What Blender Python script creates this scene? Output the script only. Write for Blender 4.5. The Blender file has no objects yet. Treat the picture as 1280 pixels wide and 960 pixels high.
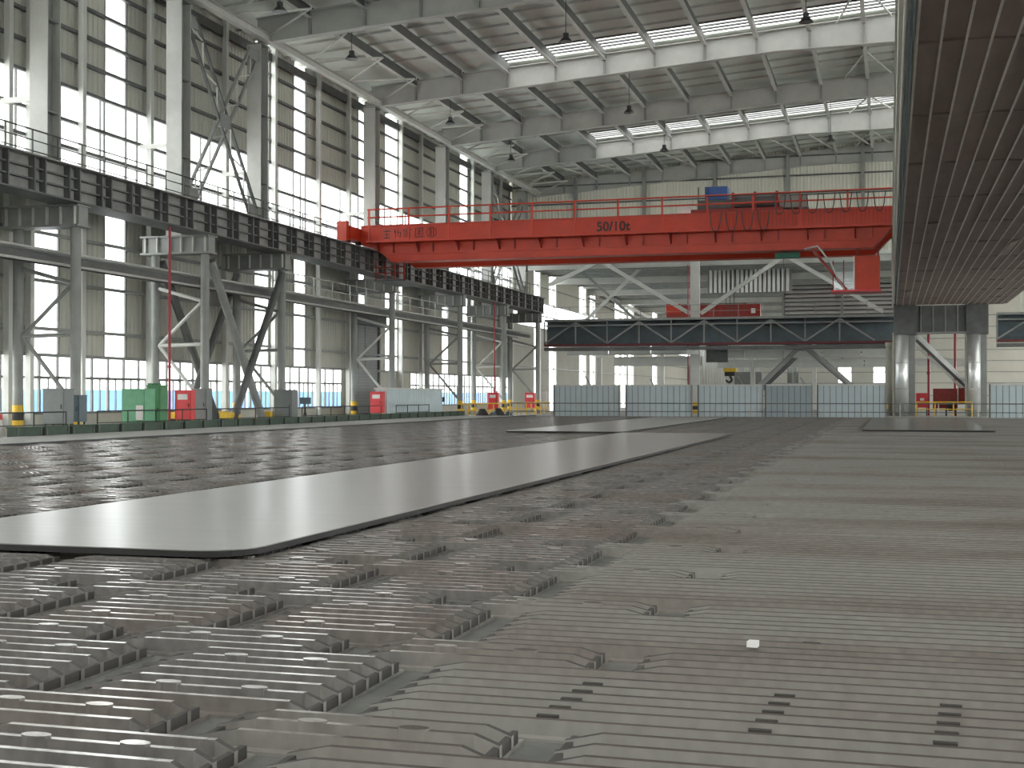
import bpy, math, random
import numpy as np
from mathutils import Vector, Matrix
random.seed(7)
sc = bpy.context.scene
COL = sc.collection

# ------------------------------------------------------------------ camera
F = 1650.0; VX, VY = 1112.0, 495.0; CAMH = 1.3
TH = math.atan((VX - 640) / F)
PH = math.atan((VY - 480) * math.cos(TH) / F)
cam = bpy.data.cameras.new('camera'); camo = bpy.data.objects.new('camera', cam); COL.objects.link(camo)
cam.sensor_width = 36.0; cam.lens = 36.0 * F / 1280.0; cam.clip_start = 0.05; cam.clip_end = 1500
camo.location = (0, 0, CAMH); camo.rotation_euler = (math.pi / 2 + PH, 0, TH)
sc.camera = camo

# ------------------------------------------------------------------ world, exposure
w = bpy.data.worlds.new('overcast_sky'); sc.world = w; w.use_nodes = True
nt = w.node_tree; bg = nt.nodes['Background']
bg.inputs['Color'].default_value = (1.0, 0.975, 0.94, 1); bg.inputs['Strength'].default_value = 1.0
w.cycles.sampling_method = 'MANUAL'; w.cycles.sample_map_resolution = 64
vs = sc.view_settings
vs.view_transform = 'Standard'; vs.look = 'None'; vs.gamma = 1.0; vs.use_curve_mapping = False; vs.exposure = 2.9
sc.cycles.max_bounces = 8; sc.cycles.diffuse_bounces = 5; sc.cycles.glossy_bounces = 3
sc.cycles.transparent_max_bounces = 12; sc.cycles.sample_clamp_indirect = 6.0
sc.cycles.caustics_reflective = False; sc.cycles.caustics_refractive = False

# ------------------------------------------------------------------ pixel helpers (a pixel gives a direction; the distance is the plane it touches)
_c, _s = math.cos(TH), math.sin(TH)
FWD = Vector((-_s * math.cos(PH), _c * math.cos(PH), math.sin(PH))); RGT = Vector((_c, _s, 0)); UP = RGT.cross(FWD)
CAM = Vector((0, 0, CAMH))
def ray(x, y): return FWD + RGT * ((x - 640) / F) + UP * ((480 - y) / F)
def atX(x, y, X): d = ray(x, y); return CAM + d * (X / d.x)
def atY(x, y, Y): d = ray(x, y); return CAM + d * (Y / d.y)
def atZ(x, y, Z): d = ray(x, y); return CAM + d * ((Z - CAMH) / d.z)
def project(p):
    d = Vector(p) - CAM; z = d.dot(FWD)
    return (640 + F * d.dot(RGT) / z, 480 - F * d.dot(UP) / z, z)

# ------------------------------------------------------------------ materials
def mat(name, col, rough=0.6, metal=0.0, vary=0.12, scale=3.0, bump=0.0, col2=None, stretch=(1, 1, 1), spec=0.5, bscale=None):
    m = bpy.data.materials.new(name); m.use_nodes = True
    n = m.node_tree.nodes; l = m.node_tree.links; b = n['Principled BSDF']
    b.inputs['Roughness'].default_value = rough; b.inputs['Metallic'].default_value = metal
    b.inputs['Specular IOR Level'].default_value = spec
    geo = n.new('ShaderNodeNewGeometry'); mp = n.new('ShaderNodeMapping'); mp.inputs['Scale'].default_value = stretch
    l.new(geo.outputs['Position'], mp.inputs['Vector'])
    tx = n.new('ShaderNodeTexNoise'); tx.inputs['Scale'].default_value = scale; tx.inputs['Detail'].default_value = 5; tx.inputs['Roughness'].default_value = 0.65
    l.new(mp.outputs['Vector'], tx.inputs['Vector'])
    rp = n.new('ShaderNodeValToRGB'); rp.color_ramp.elements[0].position = 0.3; rp.color_ramp.elements[1].position = 0.7
    c2 = col2 if col2 else tuple(min(1, c * (1 + vary)) for c in col)
    c1 = col if col2 else tuple(c * (1 - vary) for c in col)
    rp.color_ramp.elements[0].color = (*c1, 1); rp.color_ramp.elements[1].color = (*c2, 1)
    l.new(tx.outputs['Fac'], rp.inputs['Fac']); l.new(rp.outputs['Color'], b.inputs['Base Color'])
    if bump:
        t2 = n.new('ShaderNodeTexNoise'); t2.inputs['Scale'].default_value = bscale or scale * 4; t2.inputs['Detail'].default_value = 4
        l.new(mp.outputs['Vector'], t2.inputs['Vector'])
        bp = n.new('ShaderNodeBump'); bp.inputs['Strength'].default_value = bump; bp.inputs['Distance'].default_value = 0.02
        l.new(t2.outputs['Fac'], bp.inputs['Height']); l.new(bp.outputs['Normal'], b.inputs['Normal'])
    return m

def pane_mat(name, tint, clear=0.9):
    m = bpy.data.materials.new(name); m.use_nodes = True
    n = m.node_tree.nodes; l = m.node_tree.links; n.remove(n['Principled BSDF']); out = n['Material Output']
    tr = n.new('ShaderNodeBsdfTransparent'); tr.inputs['Color'].default_value = (*tint, 1)
    gl = n.new('ShaderNodeBsdfGlossy'); gl.inputs['Roughness'].default_value = 0.08
    mx = n.new('ShaderNodeMixShader'); mx.inputs['Fac'].default_value = 0.05
    l.new(tr.outputs['BSDF'], mx.inputs[1]); l.new(gl.outputs['BSDF'], mx.inputs[2]); l.new(mx.outputs['Shader'], out.inputs['Surface'])
    return m

def bed_mat():
    m = bpy.data.materials.new('cast_iron_grid'); m.use_nodes = True
    n = m.node_tree.nodes; l = m.node_tree.links; b = n['Principled BSDF']
    geo = n.new('ShaderNodeNewGeometry')
    sx = n.new('ShaderNodeSeparateXYZ'); l.new(geo.outputs['True Normal'], sx.inputs[0])
    top = n.new('ShaderNodeMapRange'); top.inputs['From Min'].default_value = 0.965; top.inputs['From Max'].default_value = 0.985
    l.new(sx.outputs['Z'], top.inputs['Value'])
    pz = n.new('ShaderNodeSeparateXYZ'); l.new(geo.outputs['Position'], pz.inputs[0])
    hz = n.new('ShaderNodeMapRange'); hz.inputs['From Min'].default_value = -0.035; hz.inputs['From Max'].default_value = -0.022; l.new(pz.outputs['Z'], hz.inputs['Value'])
    tm = n.new('ShaderNodeMath'); tm.operation = 'MULTIPLY'; l.new(top.outputs['Result'], tm.inputs[0]); l.new(hz.outputs['Result'], tm.inputs[1])
    def noise(scale, stretch, detail=4):
        mp = n.new('ShaderNodeMapping'); mp.inputs['Scale'].default_value = stretch; l.new(geo.outputs['Position'], mp.inputs['Vector'])
        t = n.new('ShaderNodeTexNoise'); t.inputs['Scale'].default_value = scale; t.inputs['Detail'].default_value = detail
        l.new(mp.outputs['Vector'], t.inputs['Vector']); return t
    def ramp(src, p0, c0, p1, c1):
        r = n.new('ShaderNodeValToRGB'); r.color_ramp.elements[0].position = p0; r.color_ramp.elements[0].color = (*c0, 1)
        r.color_ramp.elements[1].position = p1; r.color_ramp.elements[1].color = (*c1, 1); l.new(src, r.inputs['Fac']); return r
    def mix(fac, a, bb):
        x = n.new('ShaderNodeMix'); x.data_type = 'RGBA'; l.new(fac, x.inputs['Factor']); l.new(a, x.inputs['A']); l.new(bb, x.inputs['B']); return x.outputs['Result']
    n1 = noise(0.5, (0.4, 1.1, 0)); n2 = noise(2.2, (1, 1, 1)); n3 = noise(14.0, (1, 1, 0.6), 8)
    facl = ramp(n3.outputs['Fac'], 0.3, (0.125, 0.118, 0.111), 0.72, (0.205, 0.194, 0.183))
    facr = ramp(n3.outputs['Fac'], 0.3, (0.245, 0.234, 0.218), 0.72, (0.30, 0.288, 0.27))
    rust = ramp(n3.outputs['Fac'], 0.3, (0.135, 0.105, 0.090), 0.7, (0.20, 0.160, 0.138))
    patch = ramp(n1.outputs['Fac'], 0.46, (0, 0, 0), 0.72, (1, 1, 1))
    worn_glint = ramp(n3.outputs['Fac'], 0.30, (0.50, 0.47, 0.44), 0.6, (0.92, 0.90, 0.87))
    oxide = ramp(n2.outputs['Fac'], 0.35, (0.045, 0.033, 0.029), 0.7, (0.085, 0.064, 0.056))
    # left rib tops: rubbed, coloured brighter for window glints; right ones stay rusty
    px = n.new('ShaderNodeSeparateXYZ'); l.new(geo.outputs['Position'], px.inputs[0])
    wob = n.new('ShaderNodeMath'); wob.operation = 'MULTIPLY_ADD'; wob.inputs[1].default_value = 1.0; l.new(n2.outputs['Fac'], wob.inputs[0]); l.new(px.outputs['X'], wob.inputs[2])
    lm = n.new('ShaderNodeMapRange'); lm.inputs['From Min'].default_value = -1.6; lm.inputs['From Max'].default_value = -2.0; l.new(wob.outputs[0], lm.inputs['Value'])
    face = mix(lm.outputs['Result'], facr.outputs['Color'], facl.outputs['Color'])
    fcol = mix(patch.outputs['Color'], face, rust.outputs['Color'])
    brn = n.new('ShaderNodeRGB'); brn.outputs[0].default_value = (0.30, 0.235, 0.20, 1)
    worn_glint_p = mix(patch.outputs['Color'], worn_glint.outputs['Color'], brn.outputs[0])
    topc = mix(lm.outputs['Result'], oxide.outputs['Color'], worn_glint_p)
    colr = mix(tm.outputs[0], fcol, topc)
    l.new(colr, b.inputs['Base Color'])
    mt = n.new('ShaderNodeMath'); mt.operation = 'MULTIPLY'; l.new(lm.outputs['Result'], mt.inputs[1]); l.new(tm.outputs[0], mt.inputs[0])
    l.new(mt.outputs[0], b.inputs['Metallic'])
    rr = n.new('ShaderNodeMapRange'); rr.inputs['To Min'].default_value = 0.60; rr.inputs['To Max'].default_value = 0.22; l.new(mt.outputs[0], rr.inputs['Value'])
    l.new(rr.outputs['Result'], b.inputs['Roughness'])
    bp = n.new('ShaderNodeBump'); bp.inputs['Strength'].default_value = 0.2; bp.inputs['Distance'].default_value = 0.006
    l.new(n3.outputs['Fac'], bp.inputs['Height']); l.new(bp.outputs['Normal'], b.inputs['Normal'])
    return m

def sheet_mat(name, c1, c2, axis, freq, rough=0.55, bump=0.6):
    # painted profiled sheet: fine ribs too small to build are relief in the material
    m = mat(name, c1, rough, 0.0, col2=c2, scale=0.6)
    n = m.node_tree.nodes; l = m.node_tree.links; b = n['Principled BSDF']
    geo = n.new('ShaderNodeNewGeometry'); wv = n.new('ShaderNodeTexWave'); wv.bands_direction = axis; wv.inputs['Scale'].default_value = freq
    l.new(geo.outputs['Position'], wv.inputs['Vector'])
    bp = n.new('ShaderNodeBump'); bp.inputs['Strength'].default_value = bump; bp.inputs['Distance'].default_value = 0.04
    l.new(wv.outputs['Fac'], bp.inputs['Height']); l.new(bp.outputs['Normal'], b.inputs['Normal'])
    return m

M = {
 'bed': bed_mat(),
 'bedbase': mat('bed_base_scale', (0.11, 0.112, 0.107), 0.75, 0, scale=4, col2=(0.18, 0.178, 0.168)),
 'ironshade': mat('black_iron_shade', (0.045, 0.041, 0.038), 0.65, 0, 0.2, 9),  # unrubbed wing tops; also paints shade on end walls and holes
 'plate': mat('rolled_steel_plate', (0.30, 0.293, 0.283), 0.28, 0.3, col2=(0.36, 0.352, 0.342), scale=1.2, stretch=(0.5, 6, 1), bump=0.03),
 'platedull': mat('dull_steel_plate', (0.16, 0.15, 0.145), 0.22, 0.5, col2=(0.21, 0.20, 0.195), scale=1.2, stretch=(0.5, 6, 1)),
 'plateedge': mat('plate_edge', (0.018, 0.017, 0.016), 0.7),
 'concrete': mat('concrete', (0.30, 0.30, 0.29), 0.85, 0, 0.25, 1.5, 0.3),
 'gravel': mat('gravel_kerb', (0.34, 0.335, 0.325), 0.9, 0, col2=(0.62, 0.61, 0.59), scale=9, bump=0.8),
 'wallsheet': mat('beige_wall_sheet', (0.52, 0.515, 0.46), 0.6, 0, 0.06, 0.5),
 'roofsheet': sheet_mat('roof_sheet', (0.74, 0.78, 0.73), (0.81, 0.85, 0.79), 'Y', 1.6, 0.5, 0.4),
 'steelmid': mat('mid_grey_painted_steel', (0.46, 0.463, 0.44), 0.5, 0, 0.1, 1.0),
 'steel': mat('grey_painted_steel', (0.27, 0.278, 0.268), 0.5, 0, 0.15, 1.2),
 'steellight': mat('light_grey_painted_steel', (0.58, 0.585, 0.555), 0.45, 0, 0.08, 1.2),
 'steeldark': mat('dark_grey_painted_steel', (0.12, 0.124, 0.122), 0.55, 0, 0.2, 1.5),
 'girder': mat('runway_girder_paint', (0.27, 0.265, 0.255), 0.6, 0, 0.25, 1.2),
 'frame': mat('window_frame_paint', (0.16, 0.165, 0.16), 0.5, 0, 0.1),
 'black': mat('black_pipe', (0.03, 0.03, 0.03), 0.5, 0, 0.1),
 'yellow': mat('hazard_yellow', (0.80, 0.50, 0.04), 0.5, 0, 0.12, 5),
 'red': mat('crane_red', (0.54, 0.045, 0.016), 0.42, 0, 0.13, 1.0),
 'reddark': mat('crane_red_dark', (0.27, 0.025, 0.02), 0.5, 0, 0.2, 2.0),
 'redcab': mat('red_cabinet_paint', (0.70, 0.05, 0.06), 0.4, 0, 0.08),
 'redpipe': mat('red_pipe', (0.35, 0.03, 0.05), 0.45, 0, 0.1),
 'maroon': mat('maroon_paint', (0.12, 0.02, 0.025), 0.5, 0, 0.15),
 'mark': mat('dark_lettering', (0.05, 0.03, 0.03), 0.6, 0, 0.1),
 'whitemark': mat('white_lettering', (0.8, 0.76, 0.74), 0.5, 0, 0.05),
 'blue': mat('blue_motor', (0.03, 0.09, 0.30), 0.4, 0, 0.1),
 'greenm': mat('green_machine', (0.02, 0.20, 0.13), 0.45, 0, 0.15),
 'greenlt': mat('pale_green_paint', (0.16, 0.42, 0.24), 0.5, 0, 0.12),
 'greencab': mat('mid_green_paint', (0.07, 0.24, 0.10), 0.5, 0, 0.12),
 'greenbox': mat('dark_green_box', (0.045, 0.075, 0.05), 0.6, 0, 0.2, 4),
 'cab': mat('grey_cabinet', (0.19, 0.205, 0.205), 0.45, 0, 0.08),
 'cabdark': mat('slate_cabinet', (0.10, 0.14, 0.16), 0.45, 0, 0.1),
 'fence': mat('blue_grey_sheet', (0.50, 0.58, 0.61), 0.5, 0, 0.07, 0.7),
 'fencedk': mat('grey_blue_sheet', (0.33, 0.39, 0.42), 0.5, 0, 0.07, 0.7),
 'outblue': mat('bright_blue_hoarding', (0.20, 0.40, 0.80), 0.6, 0, 0.15, 0.6),
 'brown': mat('brown_shield_board', (0.25, 0.183, 0.161), 0.6, 0, col2=(0.33, 0.25, 0.225), scale=0.9, stretch=(2, 0.4, 1), bump=0.1),
 'batten': mat('pale_batten', (0.70, 0.65, 0.61), 0.5, 0, 0.15, 2),
 'silver': mat('aluminium_cladding', (0.82, 0.83, 0.82), 0.34, 0.6, 0.1, 1.0, 0.05),
 'ground': mat('yard_concrete', (0.72, 0.71, 0.68), 0.9, 0, 0.1, 0.2),
 'lamp': mat('lamp_housing', (0.06, 0.06, 0.06), 0.4, 0.3, 0.1),
 'glass': pane_mat('window_glass', (0.93, 0.96, 0.97)),
 'frp': pane_mat('skylight_sheet', (0.80, 0.83, 0.84)),
 'shutter': mat('roller_shutter', (0.27, 0.28, 0.28), 0.5, 0.2, 0.1),
 'trim': mat('beige_trim', (0.45, 0.44, 0.38), 0.6, 0, 0.08),
 'creamlt': mat('cream_girder_paint', (0.82, 0.81, 0.72), 0.5, 0, 0.06, 0.8),
 'cream': mat('cream_gable_sheet', (0.72, 0.71, 0.63), 0.6, 0, 0.05, 0.5),
 'scrap': mat('white_scrap', (0.85, 0.85, 0.83), 0.4, 0, 0.05),
}

# ------------------------------------------------------------------ mesh helpers
ORG = {}
class MB:
    def __init__(s): s.v = []; s.f = []
    def add(s, vs, fs):
        o = len(s.v); s.v += [tuple(p) for p in vs]; s.f += [tuple(i + o for i in q) for q in fs]; return s
    def box(s, a, b):
        x0, y0, z0 = a; x1, y1, z1 = b
        if x0 > x1: x0, x1 = x1, x0
        if y0 > y1: y0, y1 = y1, y0
        if z0 > z1: z0, z1 = z1, z0
        return s.add([(x0,y0,z0),(x1,y0,z0),(x1,y1,z0),(x0,y1,z0),(x0,y0,z1),(x1,y0,z1),(x1,y1,z1),(x0,y1,z1)],
                     [(0,3,2,1),(4,5,6,7),(0,1,5,4),(1,2,6,5),(2,3,7,6),(3,0,4,7)])
    def bar(s, p, q, w_, h_):
        p, q = Vector(p), Vector(q); d = (q - p).normalized()
        up = Vector((0, 0, 1)) if abs(d.z) < 0.95 else Vector((0, 1, 0))
        sd = d.cross(up).normalized(); u2 = sd.cross(d)
        sd *= w_ / 2; u2 *= h_ / 2
        c = [p - sd - u2, p + sd - u2, p + sd + u2, p - sd + u2, q - sd - u2, q + sd - u2, q + sd + u2, q - sd + u2]
        return s.add(c, [(0,3,2,1),(4,5,6,7),(0,1,5,4),(1,2,6,5),(2,3,7,6),(3,0,4,7)][::1])
    def tube(s, p, q, r, n=8, r2=None):
        p, q = Vector(p), Vector(q); d = (q - p).normalized()
        a = d.orthogonal().normalized(); b = d.cross(a); r2 = r if r2 is None else r2
        vs_ = [p + (a * math.cos(t) + b * math.sin(t)) * r for t in [2*math.pi*k/n for k in range(n)]]
        vs_ += [q + (a * math.cos(t) + b * math.sin(t)) * r2 for t in [2*math.pi*k/n for k in range(n)]]
        fs = [(k, (k+1) % n, n + (k+1) % n, n + k) for k in range(n)] + [tuple(range(n-1, -1, -1)), tuple(range(n, 2*n))]
        return s.add(vs_, fs)
    def path(s, pts, r, n=6):
        for a, b in zip(pts, pts[1:]): s.tube(a, b, r, n)
        return s
    def prism(s, poly, ext):
        # poly: list of 3d points (planar), ext: extrusion vector
        e = Vector(ext); n = len(poly); a = [Vector(p) for p in poly]
        return s.add(a + [p + e for p in a], [tuple(range(n-1, -1, -1)), tuple(range(n, 2*n))] + [(k, (k+1) % n, n + (k+1) % n, n + k) for k in range(n)])
    def ibeam(s, p, q, w_, h_, t=0.03):
        # I section along p-q, depth h_ in z
        p, q = Vector(p), Vector(q)
        s.bar(p + Vector((0,0,h_/2 - t/2)), q + Vector((0,0,h_/2 - t/2)), w_, t)
        s.bar(p - Vector((0,0,h_/2 - t/2)), q - Vector((0,0,h_/2 - t/2)), w_, t)
        return s.bar(p, q, t, h_ - 2*t)
    def corr(s, o, u, v, n, pitch=0.36, depth=0.05):
        # trapezoidal profiled sheet: origin o, run u, height v, outward normal n
        o, u, v, n = Vector(o), Vector(u), Vector(v), Vector(n).normalized()
        L = u.length; ud = u / L; k = max(1, round(L / pitch)); p = L / k; prof = []
        for i in range(k):
            b = i * p; prof += [(b, 0), (b + .55*p, 0), (b + .68*p, 1), (b + .87*p, 1)]
        prof.append((L, 0))
        vs_ = [o + ud * a + n * (h * depth) for a, h in prof] + [o + ud * a + n * (h * depth) + v for a, h in prof]
        m_ = len(prof)
        return s.add(vs_, [(i, i+1, m_+i+1, m_+i) for i in range(m_-1)])
    def mesh(s, name, m, off=(0,0,0)):
        me = bpy.data.meshes.new(name); o = off
        me.from_pydata([(a-o[0], b-o[1], c-o[2]) for a, b, c in s.v], [], s.f); me.materials.append(m); me.update(); return me
    def build(s, name, m, parent=None):
        off = ORG.get(parent.name, (0,0,0)) if parent else (0,0,0)
        m = M[m] if isinstance(m, str) else m
        ob = bpy.data.objects.new(name, s.mesh(name, m, off)); COL.objects.link(ob)
        if parent: ob.parent = parent; ORG[ob.name] = off
        return ob
def B(a, b): return MB().box(a, b)

def thing(name, label, cat, loc=(0,0,0), group=None):
    o = bpy.data.objects.new(name, None); COL.objects.link(o); o.location = loc; o.empty_display_size = 0.3
    ORG[o.name] = tuple(loc); o['label'] = label; o['category'] = cat
    if group: o['group'] = group
    return o
def tag(o, label, cat, group=None):
    o['label'] = label; o['category'] = cat
    if group: o['group'] = group
    return o
def struct(name, label=None):
    o = bpy.data.objects.new(name, None); COL.objects.link(o); ORG[o.name] = (0,0,0); o['kind'] = 'structure'
    if label: o['label'] = label
    return o
def smesh(name, mb, m, label=None):
    o = mb.build(name, m); o['kind'] = 'structure'
    if label: o['label'] = label
    return o
def inst(name, me, loc, parent):
    o = bpy.data.objects.new(name, me); COL.objects.link(o); o.parent = parent
    off = ORG[parent.name]; o.location = (loc[0]-off[0], loc[1]-off[1], loc[2]-off[2]); return o
ORD = ['first','second','third','fourth','fifth','sixth','seventh','eighth','ninth','tenth','eleventh','twelfth','thirteenth','fourteenth','fifteenth','sixteenth','seventeenth','eighteenth','nineteenth','twentieth','twenty-first','twenty-second','twenty-third','twenty-fourth','twenty-fifth','twenty-sixth','twenty-seventh','twenty-eighth','twenty-ninth','thirtieth','thirty-first','thirty-second','thirty-third','thirty-fourth','thirty-fifth','thirty-sixth']
def smooth(o):
    for p in o.data.polygons: p.use_smooth = True
    return o

ST = [44.76, 54.88, 62.9, 78.8, 92.7, 104.2, 115.0]      # column stations along the left runway
FL = -0.30                                               # hall floor
WX = -34.2                                               # left wall plane
def rz(X): return 21.05 + 0.0685 * (X + 31.9)              # top of roof girders
RT = 0.35                                                # roof sheet above girder top

# ================================================================== SETTING
smesh('floor', B((-34.4, -12, FL-0.2), (44, 236, FL)), 'concrete', 'grey concrete hall floor')
smesh('trim_1', B((-28.6, 1.0, FL), (-22.62, 88, -.10)), 'gravel', 'pale gravelled kerb strip along the cooling bed')
smesh('trim_2', B((-22.62, 1.0, FL), (-22.4, 84, 0.02)), 'black', 'dark edge strip between kerb and cooling bed')
g = smesh('ground', B((-260, -120, -0.62), (200, 420, -0.52)), 'ground', 'pale yard ground outside the hall')

# ---- left wall
wl = struct('wall_left', 'profiled sheet wall with strip windows behind the runway columns')
kY = 34.2 / 36.0
strips = [(a * kY, b * kY) for a, b in [(49.58,51.48),(55.06,56.9),(70.52,72.4),(75.83,77.6),(86.3,87.6),(91.4,94.1),(104.4,106.1),(109.1,111.4)]]
strips = [(8, 9.8), (13.2, 15.0), (27.5, 29.3), (32.7, 34.5)] + strips
Y0W, Y1W = -8.0, 118.6
RB0, RB1 = 10.95, 14.63                                   # ribbon window
ROOFL = 21.45
up_rows = [RB1 + 1.25 * k for k in range(6)]; up_rows[-1] = ROOFL
lo_rows = [2.96, 4.1, 6.1, 8.1, RB0]
shut = (80.6, 85.6)                                       # roller shutter
win_spans = [(-8, 79.2), (92.0, 118.0)]
solid = []; p = Y0W
for a, b in strips: solid.append((p, a)); p = b
solid.append((p, Y1W))
for rows in (up_rows, lo_rows):
    for z0, z1 in zip(rows, rows[1:]):
        for a, b in solid:
            if rows is lo_rows and z0 < 6 and a < shut[1] and b > shut[0]:
                for c, d in ((a, shut[0]), (shut[1], b)):
                    if d - c > 0.2: MB().corr((WX, c, z0), (0, d-c, 0), (0, 0, z1-z0), (1, 0, 0)).build('wall_panel', 'wallsheet', wl)
                continue
            MB().corr((WX, a, z0), (0, b-a, 0), (0, 0, z1-z0), (1, 0, 0)).build('wall_panel', 'wallsheet', wl)
for a, b in ((Y0W, shut[0]), (shut[1], Y1W)): B((WX-.12, a, FL-.3), (WX+.06, b, 0.55)).build('plinth', 'trim', wl)
for a, b in ((79.2, shut[0]), (shut[1], 92.0), (118.0, Y1W)):
    MB().corr((WX, a, 0.55), (0, b-a, 0), (0, 0, 2.41), (1, 0, 0)).build('wall_panel', 'wallsheet', wl)
for z in [3.0, 4.1, 6.1, 8.1, RB0, 12.0, 13.15, RB1] + up_rows[1:5]:   # girts
    t = 0.07
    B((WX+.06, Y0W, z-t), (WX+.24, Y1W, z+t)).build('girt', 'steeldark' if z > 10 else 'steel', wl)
POSTS = [-2, 6, 14, 22, 30, 38, 45.1, 46.5, 50.1, 55.6, 63.0, 68.8, 74.9, 79.6, 89.2, 93.4, 106.2, 114.6]
for y in POSTS:
    B((WX+.24, y-.13, FL), (WX+.5, y+.13, ROOFL)).build('wall_post', 'steellight', wl)
wn = struct('window_1', 'tall narrow strip windows, a ribbon window and a low band of windows')
for a, b in strips:
    for rows in (up_rows, lo_rows):
        for z0, z1 in zip(rows, rows[1:]):
            B((WX-.02, a+.04, z0+.05), (WX, b-.04, z1-.05)).build('pane', 'glass', wn)
    if a > 40:
        for y in (a, b): B((WX-.03, y-.05, 2.96), (WX+.06, y+.05, ROOFL)).build('window_frame', 'frame', wn)
y = Y0W
while y < Y1W - .1:
    y2 = min(y + 3.0, Y1W)
    for z0, z1 in ((RB0, 12.0), (12.0, 13.15), (13.15, RB1)):
        B((WX-.02, y+.03, z0+.05), (WX, y2-.03, z1-.05)).build('pane', 'glass', wn)
    B((WX-.03, y2-.04, RB0), (WX+.06, y2+.04, RB1)).build('mullion', 'frame', wn); y = y2
for a, b in win_spans:
    B((WX-.04, a, 2.0), (WX+.08, b, 2.12)).build('transom', 'frame', wn); B((WX-.04, a, .5), (WX+.08, b, .6)).build('sill', 'frame', wn)
    n = int((b - a) / 1.25); p = (b - a) / n
    for i in range(n):
        y = a + i * p
        B((WX-.02, y+.03, 2.12), (WX, y+p-.03, 2.93)).build('pane', 'glass', wn)
        B((WX-.03, y-.05, .6), (WX+.07, y+.05, 2.96)).build('mullion', 'frame', wn)
        if y > 40: B((WX-.02, y+p/2-.025, .6), (WX+.05, y+p/2+.025, 2.0)).build('mullion', 'frame', wn)
        B((WX-.02, y+.03, .62), (WX, y+p-.03, 1.98)).build('pane', 'glass', wn)
d = struct('door_1', 'grey roller shutter in the left wall')
for i in range(31):
    B((WX-.04, shut[0], FL + i*.205), (WX+.04, shut[1], FL + i*.205 + .185)).build('slat', 'shutter', d)
B((WX-.1, shut[0], FL), (WX-.05, shut[1], 6.1)).build('shutter_backing', 'steeldark', d)
for y in shut: B((WX-.05, y-.12, FL), (WX+.16, y+.12, 6.15)).build('guide_rail', 'steeldark', d)
B((WX, shut[0]-.2, 6.05), (WX+.6, shut[1]+.2, 6.75)).build('shutter_housing', 'steeldark', d)

# ---- roof
ce = struct('ceiling', 'pitched sheet roof on plate girders with purlins and skylight strips')
GY = [-8, 6, 20, 33, 44.76, 54.88, 62.9, 78.8, 92.7, 104.2, 118.6]
XS = [-34.5] + [-31.9 + 3.05*k for k in range(1, 15)]     # secondary beam lines
SKY = {78.8: 2.5, 104.2: 2.6, 44.76: 2.5, 20: 2.5}        # skylight strips on the near side of these girders
for gi in range(len(GY) - 1):
    y0, y1 = GY[gi], GY[gi+1]
    for i in range(len(XS) - 1):
        xa, xb = XS[i], XS[i+1]; za, zb = rz(xa) + RT, rz(xb) + RT
        sk = SKY.get(y1, 0) if xb > -21 else 0
        ye = y1 - 0.15 - sk if sk else y1 + (.8 if y1 > 118 else 0)
        MB().add([(xa, y0, za), (xb, y0, zb), (xb, ye, zb), (xa, ye, za), (xa, y0, za+.06), (xb, y0, zb+.06), (xb, ye, zb+.06), (xa, ye, za+.06)],
                 [(0,3,2,1),(4,5,6,7),(0,1,5,4),(1,2,6,5),(2,3,7,6),(3,0,4,7)]).build('roof_sheet', 'roofsheet', ce)
        if sk:
            MB().add([(xa+.1, ye, za+.08), (xb-.1, ye, zb+.08), (xb-.1, y1, zb+.08), (xa+.1, y1, za+.08)], [(0,1,2,3)]).build('skylight_pane', 'frp', ce)
            for k in range(4):
                yy = ye + sk * k / 4 + .12
                MB().bar((xa, yy, za-.02), (xb, yy, zb-.02), .26, .075).build('skylight_bar', 'steeldark', ce)
    for i in range(1, len(XS)):
        x = XS[i]; z = rz(x) + RT - .42
        if x > 9: continue
        sb_ = MB().bar((x, y0+.15, z+.01), (x, y1-.15, z+.01), .05, .6).build('secondary_beam', 'steeldark', ce)  # dark web colour stands for its shaded side
        MB().bar((x, y0+.15, z-.3), (x, y1-.15, z-.3), .24, .04).build('lower_flange', 'steellight', sb_)  # pale colour stands for light caught by the flange
    n = max(1, round((y1 - y0) / 2.0))
    for k in range(1, n):
        yy = y0 + (y1-y0) * k / n
        if SKY.get(y1, 0) and yy > y1 - 2.9: continue
        MB().bar((-34.4, yy, rz(-34.4)+RT-.06), (10.8, yy, rz(10.8)+RT-.06), .08, .12).build('purlin', 'steellight', ce)
def girder_bottom(x): return 19.75 + 0.07*(x+31.9) if x < -6.5 else 21.53 + .012*(x+6.5)
for y in GY:
    tw = .02
    xs = [-31.9, -22.5, -14, -6.5, 0.5, 10.8]
    gm = MB()
    for xa, xb in zip(xs, xs[1:]):
        za0, za1, zb0, zb1 = girder_bottom(xa), rz(xa), girder_bottom(xb), rz(xb)
        gm.prism([(xa, y-tw, za0), (xb, y-tw, zb0), (xb, y-tw, zb1), (xa, y-tw, za1)], (0, 2*tw, 0))
    go = gm.build('roof_girder', 'steelmid', ce)
    fm = MB()
    for xa, xb in zip(xs, xs[1:]):
        fm.bar((xa, y, girder_bottom(xa)), (xb, y, girder_bottom(xb)), .5, .05); fm.bar((xa, y, rz(xa)), (xb, y, rz(xb)), .5, .05)
    fm.build('flange', 'steelmid', go)
    for x in XS[1:]:
        if x < 1.5 and y > 40:
            B((x-.06, y-.24, girder_bottom(x)), (x+.06, y-tw, rz(x))).build('stiffener', 'steel', go)
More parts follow.
